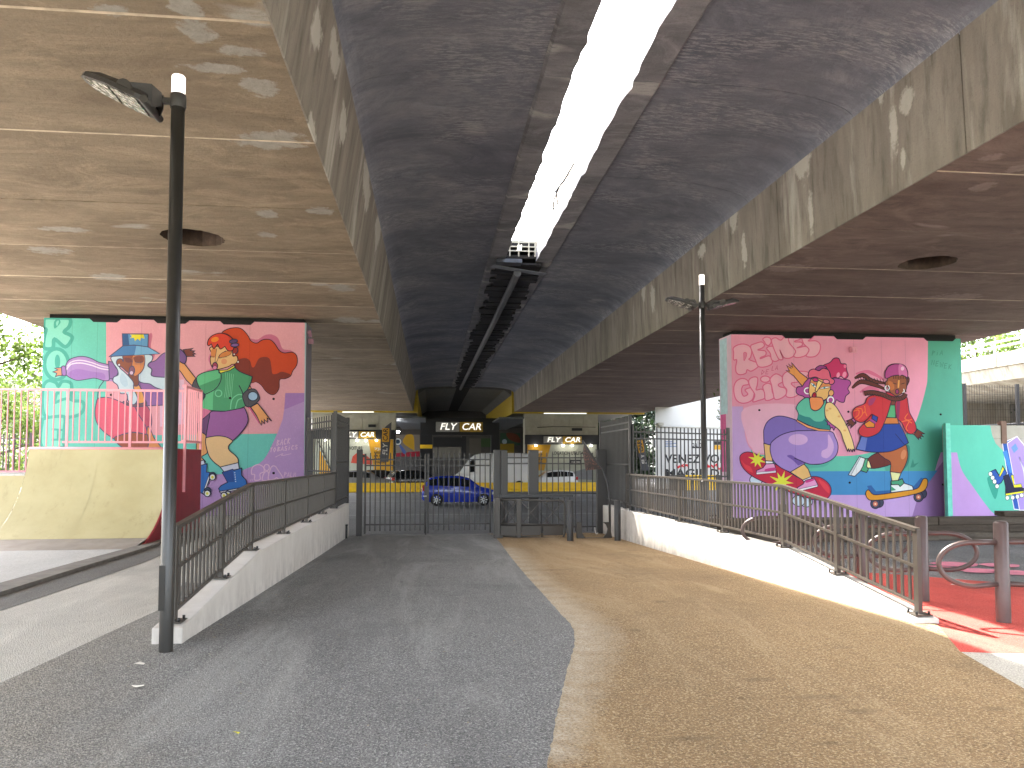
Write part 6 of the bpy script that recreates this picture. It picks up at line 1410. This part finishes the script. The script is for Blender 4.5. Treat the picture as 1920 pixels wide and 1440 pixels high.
for (xa_, xb_, ya_, h_) in ((1268, 1292, 874, 3), (1316, 1360, 873, 6), (1262, 1300, 903, 6), (1310, 1360, 902, 7)):
    m.L(RD, .1, *[(xa_+(xb_-xa_)*k/14, ya_+rnd.uniform(-h_, h_)) for k in range(15)]); m.L(RD, .08, *[(xa_+(xb_-xa_)*k/10, ya_+rnd.uniform(-h_, h_)) for k in range(11)])
m.E(RD, 1347, 909, 8, 6, 0, o=False); m.E((240, 235, 230), 1347, 909, 4, 3, 0, o=False)
m.done()
MB().tube([(Xw(1233), YW2-.1, Zw(801)), (Xw(1350), YW2-.1, Zw(802))], .04, 6).build('conduit', M['palec'], t); MB().box(Xw(1233), Xw(1243), YW2-.3, YW2-.002, Zw(798), Zw(793)).build('wall_lamp', M['palec'], t)
# colourful hoarding at its foot, seen through the balusters
t = thing('yellow_hoarding', (wx0+4, YW2-3, ZR), 'low yellow and grey hoarding panels at the foot of the white building', 'hoarding')
for k in range(7): MB().box(wx0+.2+k*1.2, wx0+1.36+k*1.2, YW2-3, YW2-2.9, ZR, ZR+1.15).build('panel', (M['yellow'] if k % 3 else M['metal_l']), t)
# ---------------------------------------------------------------- slip road bridge on the right
t = thing('slip_road_bridge', (36, 40, 6), 'weathered concrete slip road bridge with white guard rail at the far right', 'bridge')
XB = 29.5
def zB(y): return 0
stain = streak_mat('stained_concrete', (150, 140, 122), (190, 182, 164), (214, 208, 194), 5)
MB().prism([(XB, 6.45), (XB+.25, 5.75), (XB+1.6, 5.35), (XB+11, 5.35), (XB+11, 6.45)], 'y', 6, 85).build('deck', stain, t)
MB().box(XB-.1, XB+.12, 6, 85, 6.46, 7.15).build('parapet', plain('pale_parapet', (176, 166, 146), .8, 0, .12, 1, .004), t)
y = 8
while y < 85: MB().box(XB-.16, XB-.102, y, y+.14, 6.5, 7.75).build('parapet_post', M['palec'], t); y += 3.1
for z in (7.45, 7.72): MB().tube([(XB-.2, 6, z), (XB-.2, 85, z)], .055, 8).build('guard_rail', M['lens_white'], t)
for y in (22, 34, 46, 58, 70): MB().box(XB+2, XB+9, y, y+1.3, -.7, 5.345).build('bridge_pier', stain, t)
MB().box(XB+10, XB+10.5, 6, 85, -.7, 5.345).build('abutment_wall', stain, t)
MB().tube([(XB+1.2, 6, 3.5), (XB+1.2, 85, 3.5)], .06, 6).build('cable_duct', M['black'], t)
# wire mesh fence in front of it
t = thing('mesh_fence', (24, 33, 0), 'black wire mesh fence with thick post in front of the slip road bridge', 'fence')
YM = 27.5; a_, b_ = on_y(1800, 800, YM).x, on_y(1990, 800, YM).x; z1_ = on_y(1860, 722, YM).z
mb = MB(); x = a_
while x < b_: mb.box(x-.005, x+.005, YM-.005, YM+.005, .2, z1_); x += .11
z = .3
while z < z1_: mb.box(a_, b_, YM-.006, YM+.006, z-.005, z+.005); z += .3
tag(mb.build('mesh_wires', M['black'], t), kind='stuff')
for px in (1811, 1911): x = px2(px, YM); MB().box(x-.06, x+.06, YM-.05, YM+.05, -.5, z1_+.05).build('post', M['black'], t)
# ---------------------------------------------------------------- trees
def leaf_mat(name, a, b, tr=.5):
    n = N(name); o = n.n('ShaderNodeObjectInfo'); c = n.mix(n.ramp(n.noise(1.2, 4, .7), .35, .65), lin(a), lin(b))
    m_ = n.out(c, .55, spec=.3)
    n.t.nodes.remove
    tl = n.n('ShaderNodeBsdfTranslucent'); mx = n.n('ShaderNodeMixShader'); mx.inputs[0].default_value = tr
    n.l(c, tl.inputs[0]); out = n.t.nodes['Material Output']; n.l(n.b.outputs[0], mx.inputs[1]); n.l(tl.outputs[0], mx.inputs[2]); n.l(mx.outputs[0], out.inputs[0]); return m_
LF1 = leaf_mat('bright_leaves', (62, 84, 34), (104, 122, 56)); LF2 = leaf_mat('dark_leaves', (20, 32, 18), (38, 54, 28), .15)
bark = plain('bark', (86, 74, 62), .9, 0, .3, 4, .02)
def tree(x, y, h, r, label, lm_=LF1, n=5200, seed=1, z0=ZR, ls=.17, low=.25):
    rnd = random.Random(seed); t = thing('tree', (x, y, z0), label, 'tree', 'trees beyond the viaduct')
    MB().tube([(x, y, z0), (x+.1, y, z0+h*.3), (x-.05, y+.1, z0+h*.55), (x, y, z0+h*.85)], [r*.07, r*.055, r*.04, r*.012], 10).build('trunk', bark, t)
    cl = []
    for k in range(26):
        a = rnd.uniform(0, 2*pi); e_ = rnd.uniform(0, 1); rr_ = r*math.sqrt(rnd.uniform(.05, 1))*(1-.45*abs(e_-.4)); c = Vector((x+rr_*cos(a), y+rr_*sin(a), z0+h*(low+(1-low)*e_)))
        cl.append((c, r*rnd.uniform(.16, .36)))
        if k < 9: MB().tube([(x, y, z0+h*rnd.uniform(.25, .5)), tuple((Vector((x, y, c.z*.7))+c)/2), tuple(c)], [r*.03, r*.018, .01], 5).build('branch', bark, t)
    mb = MB()
    for k in range(n):
        c, cr = rnd.choice(cl); d = Vector((rnd.gauss(0, 1), rnd.gauss(0, 1), rnd.gauss(0, .8))).normalized()*cr*rnd.uniform(.35, 1.08)
        p = c+d; u = Vector((rnd.gauss(0, 1), rnd.gauss(0, 1), rnd.gauss(0, 1))).normalized(); v = u.cross(Vector((rnd.gauss(0, 1), rnd.gauss(0, 1), rnd.gauss(0, 1)))).normalized(); s_ = ls*rnd.uniform(.6, 1.3)
        mb.add([p-u*s_, p-v*s_*.5, p+u*s_, p+v*s_*.5], [(0, 1, 2, 3)])
    me = bpy.data.meshes.new('crown'); me.from_pydata(mb.v, [], mb.f); me.materials.append(lm_); link('crown', me, t)
for k, (x, y, h, r, lab) in enumerate(((-17.5, 27, 9, 4.2, 'leafy bright green tree at the left edge beside the roller skater wall'), (-23, 34, 12, 5, 'tall bright green tree behind the one at the left edge'), (-30, 29, 11, 5, 'broad green tree farther out at the left edge'), (-19, 44, 12, 5, 'distant green tree behind the roller skater wall'), (-38, 45, 14, 7, 'large green tree far out beyond the skate ramp'), (-27, 60, 13, 6, 'far green tree left of the rental shop'))):
    tree(x, y, h, r, lab, LF1, 17000, k+1, 0 if y < 30 else ZR, .1, .12)
for k, (x, y, h, r, lab) in enumerate(((21.0, 84, 9, 4.5, 'dark tree between the right shop and the white building'), (17.5, 92, 10, 5, 'dark tree behind the right rental shop'), (24, 96, 12, 5, 'tall dark tree behind the white poster building'))):
    tree(x, y, h, r, lab, LF2, 15000, 30+k, ZR, .3, .02)
for k, (x, y, h, r, lab) in enumerate(((46, 48, 14, 6, 'green tree above the slip road guard rail'), (50, 62, 15, 7, 'green tree farther along above the slip road bridge'), (45, 34, 14, 5.5, 'green tree at the right edge above the slip road'), (44, 78, 15, 7, 'far green tree above the slip road bridge'))):
    tree(x, y, h, r, lab, LF1, 11000, 50+k, ZR, .15, .3)
for k in range(9):
    x = -14.2-k*3.1; tree(x, 25.2+(k % 3)*.7, 3.4+(k % 2)*.6, 1.9, 'low green shrub at the park edge, %s outward from the roller skater wall' % ORD[k], LF1, 3500, 90+k, 0, .07, .0)
# small branch hanging beside the skateboarder wall
p = on_y(1345, 765, 24.5); mb = MB(); rnd = random.Random(77)
for k in range(90):
    q = Vector((p.x+rnd.gauss(.1, .13), p.y+rnd.gauss(0, .1), p.z+.35+rnd.uniform(-.75, .45))); u = Vector((rnd.gauss(0, 1), rnd.gauss(0, 1), rnd.gauss(0, 1))).normalized()*.07; v = u.cross(Vector((0, .3, 1))).normalized()*.03
    mb.add([q-u, q-v, q+u, q+v], [(0, 1, 2, 3)])
t = thing('hanging_branch', tuple(p), 'small green leafy branch hanging just left of the skateboarder wall', 'branch')
me = bpy.data.meshes.new('leaves'); me.from_pydata(mb.v, [], mb.f); me.materials.append(LF1); link('leaves', me, t)
MB().tube([(p.x+.6, p.y+.3, p.z+1.0), (p.x+.2, p.y, p.z+.6), (p.x+.1, p.y, p.z-.1)], .012, 5).build('stem', bark, t)
# distant building rows left and right so the horizon is closed
for x0, x1, y, h, c_, lab in ((-75, -14, 118, 14, (196, 186, 170), 'long pale apartment block far behind the trees at the left'), (22, 80, 128, 16, (206, 198, 184), 'long pale apartment block far behind the trees at the right')):
    t = thing('apartment_block', ((x0+x1)/2, y, ZR), lab, 'building'); MB().box(x0, x1, y, y+12, ZR, h).build('wall', plain('render_%d' % h, c_, .8, 0, .08, .5), t)
    wme = MB().box(0, 1.2, -.04, .1, 0, 1.6).mesh('window', MATS['glass'])
    for fl in range(4):
        for k in range(int((x1-x0)/3.2)): link('window', wme, t, loc=(x0+1+k*3.2-(x0+x1)/2, 0, 1.2+fl*3.2))
